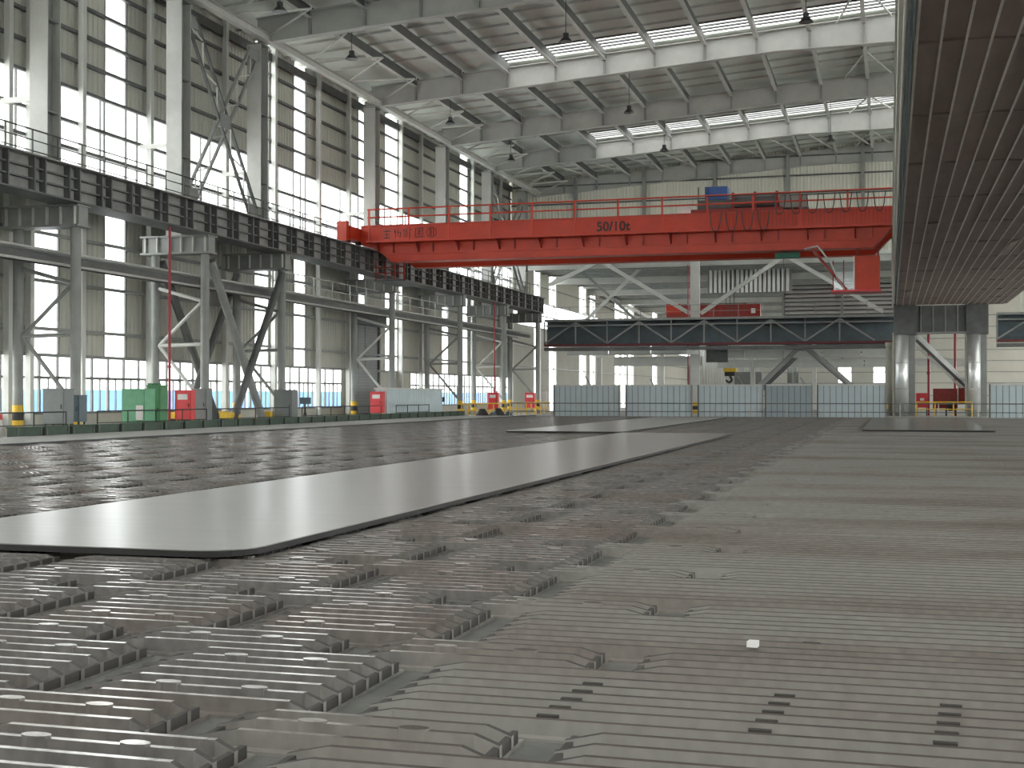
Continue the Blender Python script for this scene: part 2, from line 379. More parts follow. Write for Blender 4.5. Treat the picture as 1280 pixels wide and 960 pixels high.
# eaves struts and diagonal roof bracing
for y0, y1 in zip(GY[4:], GY[5:]):
    MB().ibeam((-31.2, y0, 19.95), (-31.2, y1, 19.95), .35, .4).build('eaves_strut', 'steellight', ce)
    MB().bar((-34.0, y0, 20.6), (-34.0, y1, 20.6), .2, .5).build('eaves_strut', 'steeldark', ce)
    n = 3 if y1 - y0 > 10 else 2
    for k in range(n):
        ya = y0 + (y1-y0)*k/n; yb = y0 + (y1-y0)*(k+1)/n; ym = (ya+yb)/2
        for a, b in (((-31.2, ya, 20.2), (-28.0, ym, 20.75)), ((-28.0, ym, 20.75), (-31.2, yb, 20.2))):
            MB().tube(a, b, .06, 6).build('roof_brace', 'steellight', ce)
for x0 in XS[1:12]:
    MB().tube((x0, 104.4, rz(x0)-.25), (x0+3.05, 118.2, rz(x0+3.05)-.25), .07, 6).build('roof_brace', 'steellight', ce)
for y0, y1 in zip(GY[6:], GY[7:]):
    for a, b in (((-2.9, y0), (.15, y1)), ((.15, y0), (-2.9, y1))):
        MB().tube((a[0], a[1]+.3, rz(a[0])-.2), (b[0], b[1]-.3, rz(b[0])-.2), .06, 6).build('roof_brace', 'steellight', ce)

# ---- gable wall above the far opening
wb = struct('wall_back', 'ribbed cream sheet gable wall above the far opening')
GYW = 118.7
for i in range(7):
    x0 = -34.2 + i*6.4; x1 = min(x0 + 6.4, 10.8)
    for k in range(6):
        z0 = 13.9 + 1.7*k; z1 = min(z0 + 1.7, rz(x1) + RT) if k < 5 else rz(x1) + RT
        if z1 > z0 + .1: MB().corr((x0, GYW, z0), (x1-x0, 0, 0), (0, 0, z1-z0), (0, -1, 0), .3, .06).build('wall_panel', 'cream', wb)
    B((x0-.14, GYW-.45, 13.9), (x0+.14, GYW-.12, rz(x0))).build('wall_post', 'steel', wb)
for k in range(1, 6):
    z = 13.9 + 1.7*k
    B((-34, GYW-.14, z-.07), (10.8, GYW-.06, z+.07)).build('girt', 'steeldark', wb)
B((-34, GYW-.3, 13.6), (10.8, GYW+.1, 13.95)).build('lower_beam', 'steellight', wb)

# ---- hall beyond the far opening
c2 = struct('ceiling_2', 'low pale roof of the hall beyond the far opening')
for k in range(14):
    y0 = 119 + 8.1*k
    B((-34.2, y0, 14.1), (40, y0+8.1, 14.25)).build('roof_sheet', 'roofsheet', c2)
    for j in range(3):
        y = y0 + 2.7*j; B((-34, y-.1, 13.6), (10, y+.1, 14.1)).build('purlin', 'steel', c2)
    if k % 2 == 0: B((-34, y0-.2, 13.0), (10, y0+.2, 13.6)).build('roof_girder', 'steelmid', c2)
w2 = struct('wall_far_left', 'far part of the left wall with bright strip windows')
n2w = struct('window_2', 'bright strip windows in the hall beyond')
s2 = [(127.5, 128.6), (133.5, 135.2), (147.5, 149.5), (153, 154.5), (168, 170.5), (172.5, 174), (177, 179), (196, 198)]
p = 118.6
for a, b in s2 + [(232, 232)]:
    for z0, z1 in ((FL, 4.1), (4.1, 6.1), (6.1, 8.1), (10.7, 12.4), (12.4, 14.1)):
        MB().corr((WX, p, z0), (0, a-p, 0), (0, 0, z1-z0), (1, 0, 0)).build('wall_panel', 'wallsheet', w2)
        if b > a: B((WX-.02, a, z0+.03), (WX, b, z1-.03)).build('pane', 'glass', n2w)
    B((WX-.02, p, 8.13), (WX, b, 10.67)).build('pane', 'glass', n2w)
    B((WX+.06, p-.15, FL), (WX+.4, p+.15, 14.1)).build('wall_post', 'steellight', w2)
    p = b
for z in (4.1, 6.1, 8.1, 9.4, 10.7, 12.4): B((WX+.06, 118.6, z-.06), (WX+.2, 232, z+.06)).build('girt', 'steel', w2)
w3 = struct('wall_far_end', 'end wall of the hall beyond')
for i in range(8):
    MB().corr((WX + 3.0*i, 232, FL), (3.0, 0, 0), (0, 0, 14.4), (0, -1, 0), .5, .08).build('wall_panel', 'steelmid', w3)
for k in range(3): B((-26 + 5.2*k, 231.7, FL), (-21.4 + 5.2*k, 231.9, 5.4)).build('dark_doorway', 'steeldark', w3)
# nearer cross wall on the right with small bright windows and a louvred upper part
w4 = struct('wall_far_right', 'pale cross wall with small windows and louvred upper part')
wx4 = [(-12.44, -11.06), (-6.15, -4.61), (-1.9, -0.57), (9, 11)]
p = -15.5
for a, b in wx4 + [(40, 40)]:
    for z0, z1 in ((FL, 1.3), (1.3, 2.84), (2.84, 4.2), (4.2, 5.55), (5.55, 6.9)):
        B((p, 170, z0), (a, 170.1, z1)).build('wall_panel', 'wallsheet', w4)
    if b > a:
        B((a, 170, FL), (b, 170.1, 2.84)).build('wall_panel', 'wallsheet', w4); B((a, 170, 5.55), (b, 170.1, 6.9)).build('wall_panel', 'wallsheet', w4)
        B((a, 170.05, 2.84), (b, 170.07, 5.55)).build('pane', 'glass', n2w)
    p = b
for z in (1.3, 2.84, 4.2, 5.55, 6.9, 8.3, 9.7, 11.1): B((-15.5, 169.93, z-.05), (40, 170, z+.05)).build('girt', 'steel', w4)
B((-11.4, 150.7, 4.6), (2.0, 150.8, 14.1)).build('louvre_backing', 'steeldark', w4)  # dark sheet added to paint shade into the blade gaps
for k in range(20):                                       # horizontal louvre blades
    z = 4.9 + .47*k
    MB().add([(-11.2, 149.9, z-.13), (1.8, 149.9, z-.13), (1.8, 150.3, z+.13), (-11.2, 150.3, z+.13), (-11.2, 149.9, z-.17), (1.8, 149.9, z-.17), (1.8, 150.3, z+.09), (-11.2, 150.3, z+.09)],
             [(0,1,2,3),(4,7,6,5),(0,4,5,1),(2,6,7,3)]).build('louvre_blade', 'whitemark', w4)
for k in range(18):                                       # upright cladding ribs in front of them
    x = -17.2 + .44*k
    B((x, 131.5, 11.5), (x+.28, 131.8, 14.1)).build('cladding_rib', 'silver', w4)
B((-17.4, 131.8, 11.4), (-9.2, 131.9, 14.1)).build('cladding_backing', 'steel', w4)
for x in (-11.4, -5, 1.8): B((x-.1, 149.7, 4.5), (x+.1, 150.4, 14.1)).build('louvre_frame', 'steel', w4)

# ---- right-hand neighbouring hall (unseen windows and skylights made up and sized for fill light)
wr = struct('wall_right', 'outer wall of the neighbouring hall with unseen tall windows added for fill light')
for k in range(13):
    y0 = -10 + 10*k
    B((42, y0, FL), (42.2, y0+10, 1.2)).build('wall_panel', 'wallsheet', wr); B((42, y0, 7), (42.2, y0+10, 10)).build('wall_panel', 'wallsheet', wr)
    B((42, y0, 15), (42.2, y0+10, 23)).build('wall_panel', 'wallsheet', wr); B((41.6, y0-.3, FL), (42, y0+.3, 23)).build('wall_post', 'steel', wr)
    B((42.05, y0+.3, 1.2), (42.07, y0+9.7, 7)).build('pane', 'glass', wr); B((42.05, y0+.3, 10), (42.07, y0+9.7, 15)).build('pane', 'glass', wr)
cr = struct('ceiling_3', 'roof of the neighbouring hall with unseen skylight strips sized for fill light')
for k in range(13):
    y0 = -10 + 10*k
    B((10.8, y0, 23.6), (42, y0+8.2, 23.75)).build('roof_sheet', 'roofsheet', cr)
    B((10.8, y0+8.2, 23.66), (42, y0+10, 23.70)).build('skylight_pane', 'frp', cr)
    B((10.8, y0-.2, 22.2), (42, y0+.2, 23.6)).build('roof_girder', 'steellight', cr)

for k in range(6):
    x0 = 10.8 + 5.2*k
    for z0, z1 in ((8.4, 10.5), (10.5, 13), (13, 16), (16, 19.5), (19.5, 23.6)): MB().corr((x0, 121, z0), (5.2, 0, 0), (0, 0, z1-z0), (0, -1, 0), .5, .06).build('wall_panel', 'cream', w4)
for k in range(8):
    x0 = 1.8 + 5*k
    for z0, z1 in ((6.9, 8.3), (8.3, 9.7), (9.7, 11.1), (11.1, 14.1)): B((x0, 170, z0), (x0+5, 170.1, z1)).build('wall_panel', 'wallsheet', w4)
wf = struct('wall_front_added', 'unseen wall behind the viewer, added with ribbon windows to limit sky light')  # unseen wall added to cut sky light falling on the bed
for k in range(13):
    x0 = -34.2 + 6*k; x1 = min(x0+6, 42)
    for z0, z1 in ((FL, 9.5), (9.5, 11), (15, 23.6)): MB().corr((x0, -12, z0), (x1-x0, 0, 0), (0, 0, z1-z0), (0, 1, 0), .5, .06).build('wall_panel', 'wallsheet', wf)
    for z0, z1 in ((11, 15),): B((x0+.1, -12.02, z0), (x1-.1, -12, z1)).build('pane', 'glass', wf)
    B((x0-.15, -12, FL), (x0+.15, -11.5, 23.6)).build('wall_post', 'steel', wf)

# ---- outdoors: blue hoarding seen through the low windows
for k in range(17):
    y = 60 + 6.2*k; L = 6.0
    o = thing('hoarding_panel', 'bright blue site hoarding outside the low windows, %s panel from the left' % ORD[k], 'hoarding', (-47, y, -0.52), 'blue hoarding outside')
    MB().corr((-47, y, -.5), (0, L, 0), (0, 0, 2.15), (1, 0, 0), 1.0, .08).build('sheet', 'outblue', o)
    B((-47.1, y-.06, -.52), (-46.95, y+.06, 1.8)).build('post', 'steellight', o)

# ================================================================== COOLING BED
bed = thing('cooling_bed', 'wide cooling bed of ribbed cast iron grid plates', 'cooling bed', (0, 40, FL))
B((-22.4, 1.0, FL), (14.5, 81.3, -0.085)).build('base', 'bedbase', bed)
B((-22.4, 81.3, FL), (14.5, 81.5, 0.0)).build('end_edge', 'steeldark', bed)
P = 0.162; T = 0.030
HX = [(0,3,2,1),(4,5,6,7),(0,1,5,4),(1,2,6,5),(2,3,7,6),(3,0,4,7)]
def oval(mb, x, y):
    n = 10; top = [(x + .065*math.cos(2*math.pi*k/n), y + .034*math.sin(2*math.pi*k/n)) for k in range(n)]
    mb.add([(a, b, -.075) for a, b in top] + [(a, b, .006) for a, b in top], [(k, (k+1) % n, n+(k+1) % n, n+k) for k in range(n)] + [tuple(range(n, 2*n))])
def grid_mesh(nr, L, left=True, right=True, ovals=(), detail=True, dark_holes=()):
    mb = MB(); W = nr * P; mb.dark = set()
    mb.box((0, .01, -.09), (L, W-.01, -.07))
    for k in range(nr):
        y = P/2 + k*P
        xa = .13 if left else 0.0; xb = L - .13 if right else L
        h = random.uniform(-.006, 0.0)
        mb.box((xa, y-T/2, -.075), (xb, y+T/2, h))
        for on_, x0_, x1_ in ((right, xb, L), (left, xa, 0.0)):
            if on_:
                q = [(x0_, y-T/2), (x1_, y-.105), (x1_, y-.105+T), (x0_, y+T/2)]
                if x1_ < x0_: q = q[::-1]; q = [q[0], q[1], q[2], q[3]]
                hh = [h if abs(a_ - x0_) < 1e-6 else h-.012 for a_, b_ in q]
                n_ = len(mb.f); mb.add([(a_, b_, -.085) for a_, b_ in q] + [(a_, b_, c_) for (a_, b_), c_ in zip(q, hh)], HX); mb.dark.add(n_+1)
    mb.nf = len(mb.f)
    if detail:
        for on_, xe in ((right, L-.03), (left, .005)):
            if on_: n_ = len(mb.f); mb.box((xe, -.03, -.09), (xe+.025, W-.075, -.022)); mb.dark.update(range(n_, n_+6))  # end walls blackened to paint their shadowed side
        for fx, k in ovals: oval(mb, fx, P/2 + k*P)
        mb.nf = len(mb.f)
        for fx, k in dark_holes:
            if random.random() < .9: mb.box((fx-.045+.012*k, P/2 + k*P - T/2 - .03, -.075), (fx+.045+.012*k, P/2 + k*P - T/2, -.022))  # dark boxes painted for the shade of holes in rib faces
    return mb
WL = 1.18; RL = 4.15
ow = [(.15+.22, 1), (.15+.63+.02, 1), (.37, 5), (.80, 5)]; on = [(.37, 1), (.80, 1)]
KINDS = {}
for nm, nr in (('w', 7), ('n', 3)):
    for v in range(3): KINDS[nm + 'L%d' % v] = grid_mesh(nr, WL, ovals=ow if nr == 7 else on)
    KINDS[nm + 'R0'] = grid_mesh(nr, RL, True, False, [], dark_holes=[(x_, k) for x_ in (.75, 1.62, 2.32) for k in range(1, 6) if nr == 7])
    KINDS[nm + 'R0b'] = grid_mesh(nr, RL, True, False, [], dark_holes=[(x_, k) for x_ in (1.7, 3.1) for k in (2, 3) if nr == 7])
    KINDS[nm + 'R1'] = grid_mesh(nr, RL, False, False, [], dark_holes=[(x_, k) for x_ in (1.3, 3.2) for k in (1, 4) if nr == 7])
    KINDS[nm + 'LF'] = grid_mesh(nr, WL, detail=False); KINDS[nm + 'RF'] = grid_mesh(nr, RL, False, False, detail=False)
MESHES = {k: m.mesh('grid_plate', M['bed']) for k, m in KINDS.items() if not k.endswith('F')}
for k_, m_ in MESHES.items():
    m_.materials.append(M['ironshade'])
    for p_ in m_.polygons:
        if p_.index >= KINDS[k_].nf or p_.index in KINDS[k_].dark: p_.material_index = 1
spots = []
a = 4.62 - 1.62*2
while a < 81.0:
    for nm, nr, y0, xr in (('n', 3, a, -1.41), ('w', 7, a + 3*P, -2.35)):
        if y0 + nr*P > 81.25: continue
        for k in range(15):
            x = xr - 1.4*k - WL
            if x > -22.4: spots.append((nm, 'L', x, y0))
        x = xr + .22; first = True
        while x + RL < 14.6: spots.append((nm, 'R0' if first else 'R1', x, y0)); x += RL + .03; first = False
    a += 10*P
def size_on_screen(s_):
    nm, side, x, y0 = s_; L = WL if side == 'L' else RL; W = 7*P if nm == 'w' else 3*P
    pts = [project((px, py, 0)) for px in (x, x+L) for py in (y0, y0+W)]
    if min(q[2] for q in pts) < .5: return 0
    xs_ = [min(max(q[0], 0), 1280) for q in pts]; ys_ = [min(max(q[1], 0), 960) for q in pts]
    return (max(xs_)-min(xs_)) * (max(ys_)-min(ys_))
spots.sort(key=size_on_screen, reverse=True)
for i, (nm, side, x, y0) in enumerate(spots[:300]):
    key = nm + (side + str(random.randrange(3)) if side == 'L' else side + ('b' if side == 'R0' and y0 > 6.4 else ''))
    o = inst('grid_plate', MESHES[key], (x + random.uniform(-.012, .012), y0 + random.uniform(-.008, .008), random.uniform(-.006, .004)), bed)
V = []; FQ = []; nv = 0
tmpl = {k: (np.array(KINDS[k].v), KINDS[k].f) for k in KINDS if k.endswith('F')}
verts = []; faces = []
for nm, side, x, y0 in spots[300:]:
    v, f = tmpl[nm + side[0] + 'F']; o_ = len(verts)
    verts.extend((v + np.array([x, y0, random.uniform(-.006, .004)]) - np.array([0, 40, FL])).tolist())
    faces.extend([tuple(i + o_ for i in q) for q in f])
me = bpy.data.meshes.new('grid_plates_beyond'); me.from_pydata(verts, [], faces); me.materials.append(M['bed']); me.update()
o = bpy.data.objects.new('grid_plates_beyond', me); COL.objects.link(o); o.parent = bed; o['kind'] = 'stuff'

# ---- rolled plates lying on the bed
def rounded(x0, x1, y0, y1, r, z0, z1):
    poly = []
    for cx, cy, t0 in ((x1-r, y0+r, -90), (x1-r, y1-r, 0), (x0+r, y1-r, 90), (x0+r, y0+r, 180)):
        for k in range(7):
            t = math.radians(t0 + 15*k); poly.append((cx + r*math.cos(t), cy + r*math.sin(t), z0))
    return MB().prism(poly, (0, 0, z1-z0))
def steel_plate(x0, x1, y0, y1, r, label, m_='plate', z=.012):
    o = thing('steel_plate', label, 'steel plate', ((x0+x1)/2, (y0+y1)/2, z))
    rounded(x0, x1, y0, y1, r, z, z+.048).build('rolled_edge', 'plateedge', o)
    rounded(x0+.004, x1-.004, y0+.004, y1-.004, r, z+.048, z+.056).build('top_face', m_, o)
steel_plate(-8.62, -4.93, 9.42, 43.4, .45, 'long bright rolled steel plate lying nearest on the cooling bed')
steel_plate(-13.0, -8.85, 44.4, 75, .3, 'grey rolled steel plate lying beyond the long bright one')
steel_plate(-0.95, 3.6, 49.3, 75, .2, 'dull steel plate lying near the far right columns', 'platedull')
sp = atZ(941, 806, 0.01)
tag(MB().prism([(sp.x-.03, sp.y-.02, .0), (sp.x+.025, sp.y-.025, .0), (sp.x+.03, sp.y+.03, .0), (sp.x-.02, sp.y+.03, .0)], (0, .004, .03)).build('scrap_piece', 'scrap'), 'tiny white scrap lying on the grid plates at front right', 'scrap')

# ================================================================== LEFT RUNWAY
XI, XO = -30.5, -33.1
CAPZ = (7.9, 8.68)
WHICH = ['beside the grey and slate cabinets at far left', 'beside the red pipe and first red cabinet', 'with leaning braces beside the tall grey cabinet', 'behind the pale blue shed', 'right of the blue shed and board', 'beside the third red cabinet', 'standing at the far runway end']
for i, y in enumerate(ST):
    o = thing('runway_column', 'twin-legged grey runway column ' + WHICH[i], 'column', (XI, y, FL), 'twin-legged columns under the left crane runway')
    for x in (XI, XO):
        lg = MB().tube((x, y, FL), (x, y, CAPZ[0]), .205, 14).build('leg', 'steel', o)
        for k, (m_, z0) in enumerate((('yellow', 0.02), ('black', .32), ('yellow', .62))):
            MB().tube((x, y, z0), (x, y, z0+.30), .215, 14).build('hazard_band', m_, lg)
        B((x-.28, y-.28, FL), (x+.28, y+.28, FL+.08)).build('base_plate', 'steeldark', lg)
    cb = B((XO-.5, y-.3, CAPZ[0]), (XI+.35, y+.3, CAPZ[1])).build('cap_beam', 'steel', o)
    for k in range(6):
        x = XO - .3 + k*.62; B((x-.03, y-.42, CAPZ[0]), (x+.03, y-.3, CAPZ[1])).build('stiffener', 'steellight', cb)
    for z in CAPZ: B((XO-.55, y-.45, z-.04), (XI+.4, y+.45, z+.04)).build('flange', 'steel', cb)
    for (za, zb) in ((3.63, 5.6), (3.63, 3.68), (3.63, 1.1), (6.3, 5.7)):
        MB().tube((XO+.2, y, za), (XI-.2, y, zb), .085, 8).build('brace', 'steellight' if i % 2 else 'steel', o)
# portal bracing between the second and third columns
ya, yb = ST[1] + .55, ST[2] - .55
for x, m_, nm in ((XI, 'steel', 'nearer the bed'), (XO, 'steeldark', 'on the wall side')):
    o = thing('portal_brace', 'big leaning cross braces between runway columns, pair ' + nm, 'brace', (x, (ya+yb)/2, FL))
    MB().tube((x, ya, 7.6), (x, yb-1.4, FL+.1), .21, 10).build('diagonal_tube', m_, o)
    MB().tube((x+.3, yb, 7.6), (x+.3, ya+1.4, FL+.1), .19, 10).build('diagonal_tube', 'steeldark', o)
    for y in (ya+1.4, yb-1.4):
        B((x-.22, y-.22, FL), (x+.42, y+.22, .18)).build('foot', 'black', o); B((x-.2, y-.2, .18), (x+.4, y+.2, .5)).build('hazard_band', 'yellow', o)
# runway girder
RG0, RG1, RYA, RYB = 8.72, 10.1, 24.0, 115.6
o = thing('crane_runway_girder', 'long dark grey runway girder carrying the crane on the left', 'girder', (-30.5, 70, RG0))
B((-31.0, RYA, RG0+.05), (-30.25, RYB, RG1-.05)).build('web', 'girder', o)
B((-31.3, RYA, RG1-.06), (-29.85, RYB, RG1)).build('top_flange', 'girder', o); B((-31.2, RYA, RG0), (-29.95, RYB, RG0+.06)).build('bottom_flange', 'steeldark', o)
y = RYA + .3
sm = B((-30.25, -.035, RG0+.06), (-29.98, .035, RG1-.06)).mesh('stiffener', M['steeldark'], (0, 0, 0))
k = 0
while y < RYB:
    inst('stiffener', sm, (0, y, 0), o); y += .65 if k % 2 == 0 else 1.5; k += 1
for z in (RG0+.5, RG0+.92): B((-30.25, RYA, z-.03), (-30.06, RYB, z+.03)).build('rib_bar', 'steeldark', o)
B((-30.65, RYA, RG1), (-30.55, RYB, RG1+.14)).build('rail', 'steeldark', o)
B((-33.6, RYA, RG1+.02), (-31.3, RYB, RG1+.1)).build('walkway_plate', 'steeldark', o)
def railing(name, label, p0, p1, h, step, m_, r=.03, mids=(.5,), cat='railing', pm=None, group=None):
    p0, p1 = Vector(p0), Vector(p1)
    o = thing(name, label, cat, tuple((p0+p1)/2), group); L = (p1-p0).length; n = max(1, round(L/step))
    for k in range(n+1):
        q = p0.lerp(p1, k/n); MB().tube(q, q + Vector((0,0,h)), r, 6).build('post', pm or m_, o)
    MB().tube(p0 + Vector((0,0,h)), p1 + Vector((0,0,h)), r, 6).build('top_rail', m_, o)
    for f in mids: MB().tube(p0 + Vector((0,0,h*f)), p1 + Vector((0,0,h*f)), r*.8, 6).build('mid_rail', m_, o)
    return o
railing('walkway_railing', 'thin pipe railing on top of the left crane runway', (-31.4, RYA, RG1+.1), (-31.4, RYB, RG1+.1), 1.25, 1.6, 'steeldark', .035, (.35, .68))
# pipe gallery behind the columns
o = thing('pipe_gallery', 'walkway with pipes running below the left runway', 'walkway', (-31.9, 78, 6.6))
B((-32.3, 30, 6.66), (-31.3, 115, 6.74)).build('deck', 'steeldark', o)
for x in (-32.35, -31.25): B((x-.06, 30, 6.5), (x+.06, 115, 6.76)).build('edge_beam', 'steeldark', o)
for x, z, r in ((-31.1, 6.42, .05), (-31.1, 6.9, .05), (-32.2, 6.95, .10)): MB().tube((x, 30, z), (x, 115, z), r, 8).build('pipe', 'steellight' if r < .1 else 'steel', o)
railing('gallery_railing', 'pale railing along the pipe gallery behind the columns', (-31.3, 63.5, 6.85), (-31.3, 92, 6.85), 1.1, 2.6, 'steellight', .04)
# upper columns
UP_W = ['at the left frame edge', 'left of the laced cross brace', 'right of the laced cross brace', 'above the red crane end', 'second beyond the crane end', 'third beyond the crane end', 'at the far gable']
for i, y in enumerate(ST):
    o = thing('upper_column', 'pale grey box column rising to the roof ' + UP_W[i], 'column', (-31.9, y, CAPZ[1]), 'upper columns on the left wall side')
    B((-31.95, y-.38, CAPZ[1]+.04), (-31.85, y+.38, 19.75)).build('web', 'steel', o)
    for yy in (y-.42, y+.38): B((-32.3, yy, CAPZ[1]+.04), (-31.5, yy+.05, 19.75)).build('flange', 'steelmid', o)
    B((-32.35, y-.46, 19.66), (-31.45, y+.46, 19.72)).build('head_plate', 'steel', o)
    for z in (12.4, 16.0): B((-31.85, y-.37, z), (-31.55, y+.38, z+.06)).build('stiffener', 'steel', o)
    MB().bar((-32.3, y, 13.0), (-33.9, y, 13.0), .14, .2).build('tie_beam', 'steellight', o)
def laced(name, label, ya, yb, za, zb, X):
    o = thing(name, label, 'brace', (X, (ya+yb)/2, za))
    for (y0, z0, y1, z1) in ((ya, za, yb, zb), (ya, zb, yb, za)):
        d = Vector((0, y1-y0, z1-z0)); L = d.length; d /= L; nrm = Vector((0, -d.z, d.y)) * .42
        p0 = Vector((X, y0, z0)); p1 = Vector((X, y1, z1))
        for s_ in (1, -1): MB().bar(p0 + nrm*s_, p1 + nrm*s_, .13, .13).build('chord', 'steeldark' if y0 == ya and z0 != za else 'steel', o)
        n = 9
        for k in range(n):
            a_ = p0.lerp(p1, k/n) + nrm*(1 if k % 2 else -1); b_ = p0.lerp(p1, (k+1)/n) + nrm*(-1 if k % 2 else 1)
            MB().bar(a_, b_, .06, .06).build('lacing_bar', 'steellight', o)
    ym, zm = (ya+yb)/2, (za+zb)/2
    for y_, z_ in ((ya, za), (ya, zb), (yb, za), (yb, zb)):
        B((X-.05, y_-.48, z_-.3), (X+.05, y_+.48, z_+.3)).build('gusset_plate', 'steel', o)
    B((X-.08, ym-.5, zm-.35), (X+.08, ym+.5, zm+.35)).build('joint_plate', 'steel', o)
    return o
laced('laced_brace', 'laced steel cross brace between two upper columns at upper left', ST[1]+.9, ST[2]-.9, 10.8, 19.0, -31.7)
laced('laced_brace', 'laced steel cross brace in the last bay before the gable', ST[5]+.9, ST[6]-.9, 10.8, 18.6, -31.7)

# ---- kerb row
k = 0; y = 38.7
while y < 88:
    o = thing('kerb_box', 'dark green steel box in the kerb row, %s from the left edge' % ORD[k], 'box', (-28.86, y+.7, FL), 'dark green boxes along the kerb')
    B((-29.05, y, FL), (-28.67, y+1.42, .17)).build('body', 'greenbox', o)
    B((-29.08, y-.02, .17), (-28.64, y+1.44, .22)).build('lid', 'greenbox', o)
    for yy in (y+.04, y+1.32): B((-28.67, yy, FL), (-28.64, yy+.06, .17)).build('corner_strip', 'steeldark', o)
    y += 1.6; k += 1
segs = [(36.5, 42.2, 'at the left edge'), (44.2, 52.6, 'in front of the green machine'), (53.6, 61, 'in front of the leaning braces'), (62.5, 73.5, 'in front of the low windows'), (76, 82, 'in front of the pale blue shed')]
for a, b, wd in segs:
    railing('pipe_railing', 'thin black pipe railing ' + wd, (-29.14, a, FL), (-29.14, b, FL), 1.0, 1.9, 'black', .025, (.55,), group='black railings behind the kerb')

# ---- cabinets and machines along the columns
def cabinet(name, label, x0, x1, y, z1, m_, depth=.55, legs=.35, cat='cabinet', sign=False, feet='black'):
    o = thing(name, label, cat, ((x0+x1)/2, y, FL))
    zb = FL + legs
    B((x0, y, zb), (x1, y+depth, z1)).build('body', m_, o)
    dr = B((x0+.03, y-.025, zb+.04), (x1-.03, y, z1-.05)).build('door', m_, o)
    B((x1-.12, y-.05, (zb+z1)/2-.08), (x1-.09, y-.025, (zb+z1)/2+.08)).build('handle', 'black', dr)
    B((x0-.02, y-.04, z1), (x1+.02, y+depth+.02, z1+.04)).build('top_cover', m_, o)
    if legs > .05:
        for xx in (x0+.04, x1-.1):
            for yy in (y+.04, y+depth-.1): B((xx, yy, FL), (xx+.06, yy+.06, zb)).build('leg', feet, o)
    if sign: B((x0+.15, y-.035, z1-.38), (x1-.15, y-.027, z1-.14)).build('label_plate', 'whitemark', o)
    return o
cabinet('control_cabinet', 'tall grey control cabinet on legs at far left', -30.2, -29.3, 42.3, 1.52, 'cab', .6, .55)
cabinet('control_cabinet', 'short slate blue cabinet beside the far left column', -30.15, -29.5, 43.55, 1.28, 'cabdark', .5, .6)
o = cabinet('pump_unit', 'pale green machine box standing left of the green cabinet', -30.3, -29.25, 47.7, 1.54, 'greenlt', .8, .3, 'machine')
B((-29.6, 47.62, .3), (-29.3, 47.7, .9)).build('gauge_panel', 'whitemark', o)
o = cabinet('electric_cabinet', 'tall mid green cabinet with notched top', -30.2, -29.55, 49.4, 1.70, 'greencab', .6, 0.0)
for k in range(4): B((-30.18+.16*k, 49.45, 1.74), (-30.1+.16*k, 49.6, 1.82)).build('top_lug', 'greencab', o)
RC = [(-30.2, -29.41, 51.7, 'red cabinet beside the red riser pipe'), (-30.2, -29.42, 74.4, 'red cabinet left of the pale blue shed'), (-30.2, -29.42, 98.75, 'red cabinet behind the yellow railing, nearer one'), (-30.2, -29.34, 109.6, 'red cabinet behind the yellow railing, farther one')]
for x0, x1, y, lb in RC: cabinet('fire_cabinet', lb, x0, x1, y, 1.5, 'redcab', .4, .55, sign=True, feet='yellow')
cabinet('control_cabinet', 'grey cabinet in front of the second runway column', -30.2, -29.5, 53.2, 1.57, 'cab', .55, .5)
cabinet('control_cabinet', 'tall grey double cabinet near the third runway column', -30.2, -29.2, 61.4, 1.56, 'cab', .7, .3)
def board(label, y, m_='cabdark'):
    o = thing('display_board', label, 'board', (-29.9, y, FL))
    MB().tube((-29.9, y, FL), (-29.9, y, .85), .05, 8).build('post', 'black', o)
    B((-30.2, y-.06, .85), (-29.58, y+.06, 1.2)).build('screen_box', m_, o)
    MB().tube((-29.9, y, FL), (-29.9, y, FL+.7), .17, 8, .08).build('stand_base', 'black', o)
board('small dark board on a post in front of the low windows', 64.5); board('small dark board on a post right of the pale blue shed', 86.4)
# small white bin with a red band at the far left
o = thing('extinguisher_stand', 'white bin with a red band at the far left edge', 'stand', (-30.3, 39.6, FL))
MB().tube((-30.3, 39.6, FL), (-30.3, 39.6, .75), .36, 12, .28).build('body', 'whitemark', o); MB().tube((-30.3, 39.6, .45), (-30.3, 39.6, .65), .335, 12, .31).build('red_band', 'redcab', o)
MB().tube((-30.3, 39.6, .75), (-30.3, 39.6, .95), .10, 8).build('neck', 'black', o)
# red riser pipes
for k, (x, y, lb) in enumerate(((-30.35, 51.5, 'thin red riser pipe beside the second runway column'), (-30.2, 100.5, 'thin red riser pipe near the far red cabinets'), (-30.95, 80.2, 'thin red riser pipe in front of the roller shutter'))):
    o = thing('riser_pipe', lb, 'pipe', (x, y, FL))
    MB().tube((x, y, FL), (x, y, 8.7), .06, 8).build('pipe', 'redpipe', o)
    for z in (2.5, 5.5): MB().tube((x, y, z), (x, y, z+.12), .09, 8).build('coupling', 'redpipe', o)
# pale blue sheet shed
o = thing('sheet_shed', 'long pale blue sheet metal shed beside the kerb', 'shed', (-29.7, 80, FL))
for k in range(9): MB().corr((-29.45, 75.2+1.14*k, FL), (0, 1.12, 0), (0, 0, 2.0), (1, 0, 0), .38, .04).build('side_sheet', 'fence', o)
MB().corr((-30.2, 75.2, FL), (.75, 0, 0), (0, 0, 2.0), (0, -1, 0), .37, .04).build('front_sheet', 'fence', o)
B((-30.24, 75.05, 1.68), (-29.35, 85.6, 1.78)).build('roof', 'steellight', o)
for y in (75.17, 85.4): B((-29.47, y-.05, FL), (-29.39, y+.05, 1.7)).build('corner_post', 'steellight', o)
B((-30.2, 75.2, FL), (-30.16, 85.46, 1.68)).build('rear_wall', 'fence', o)

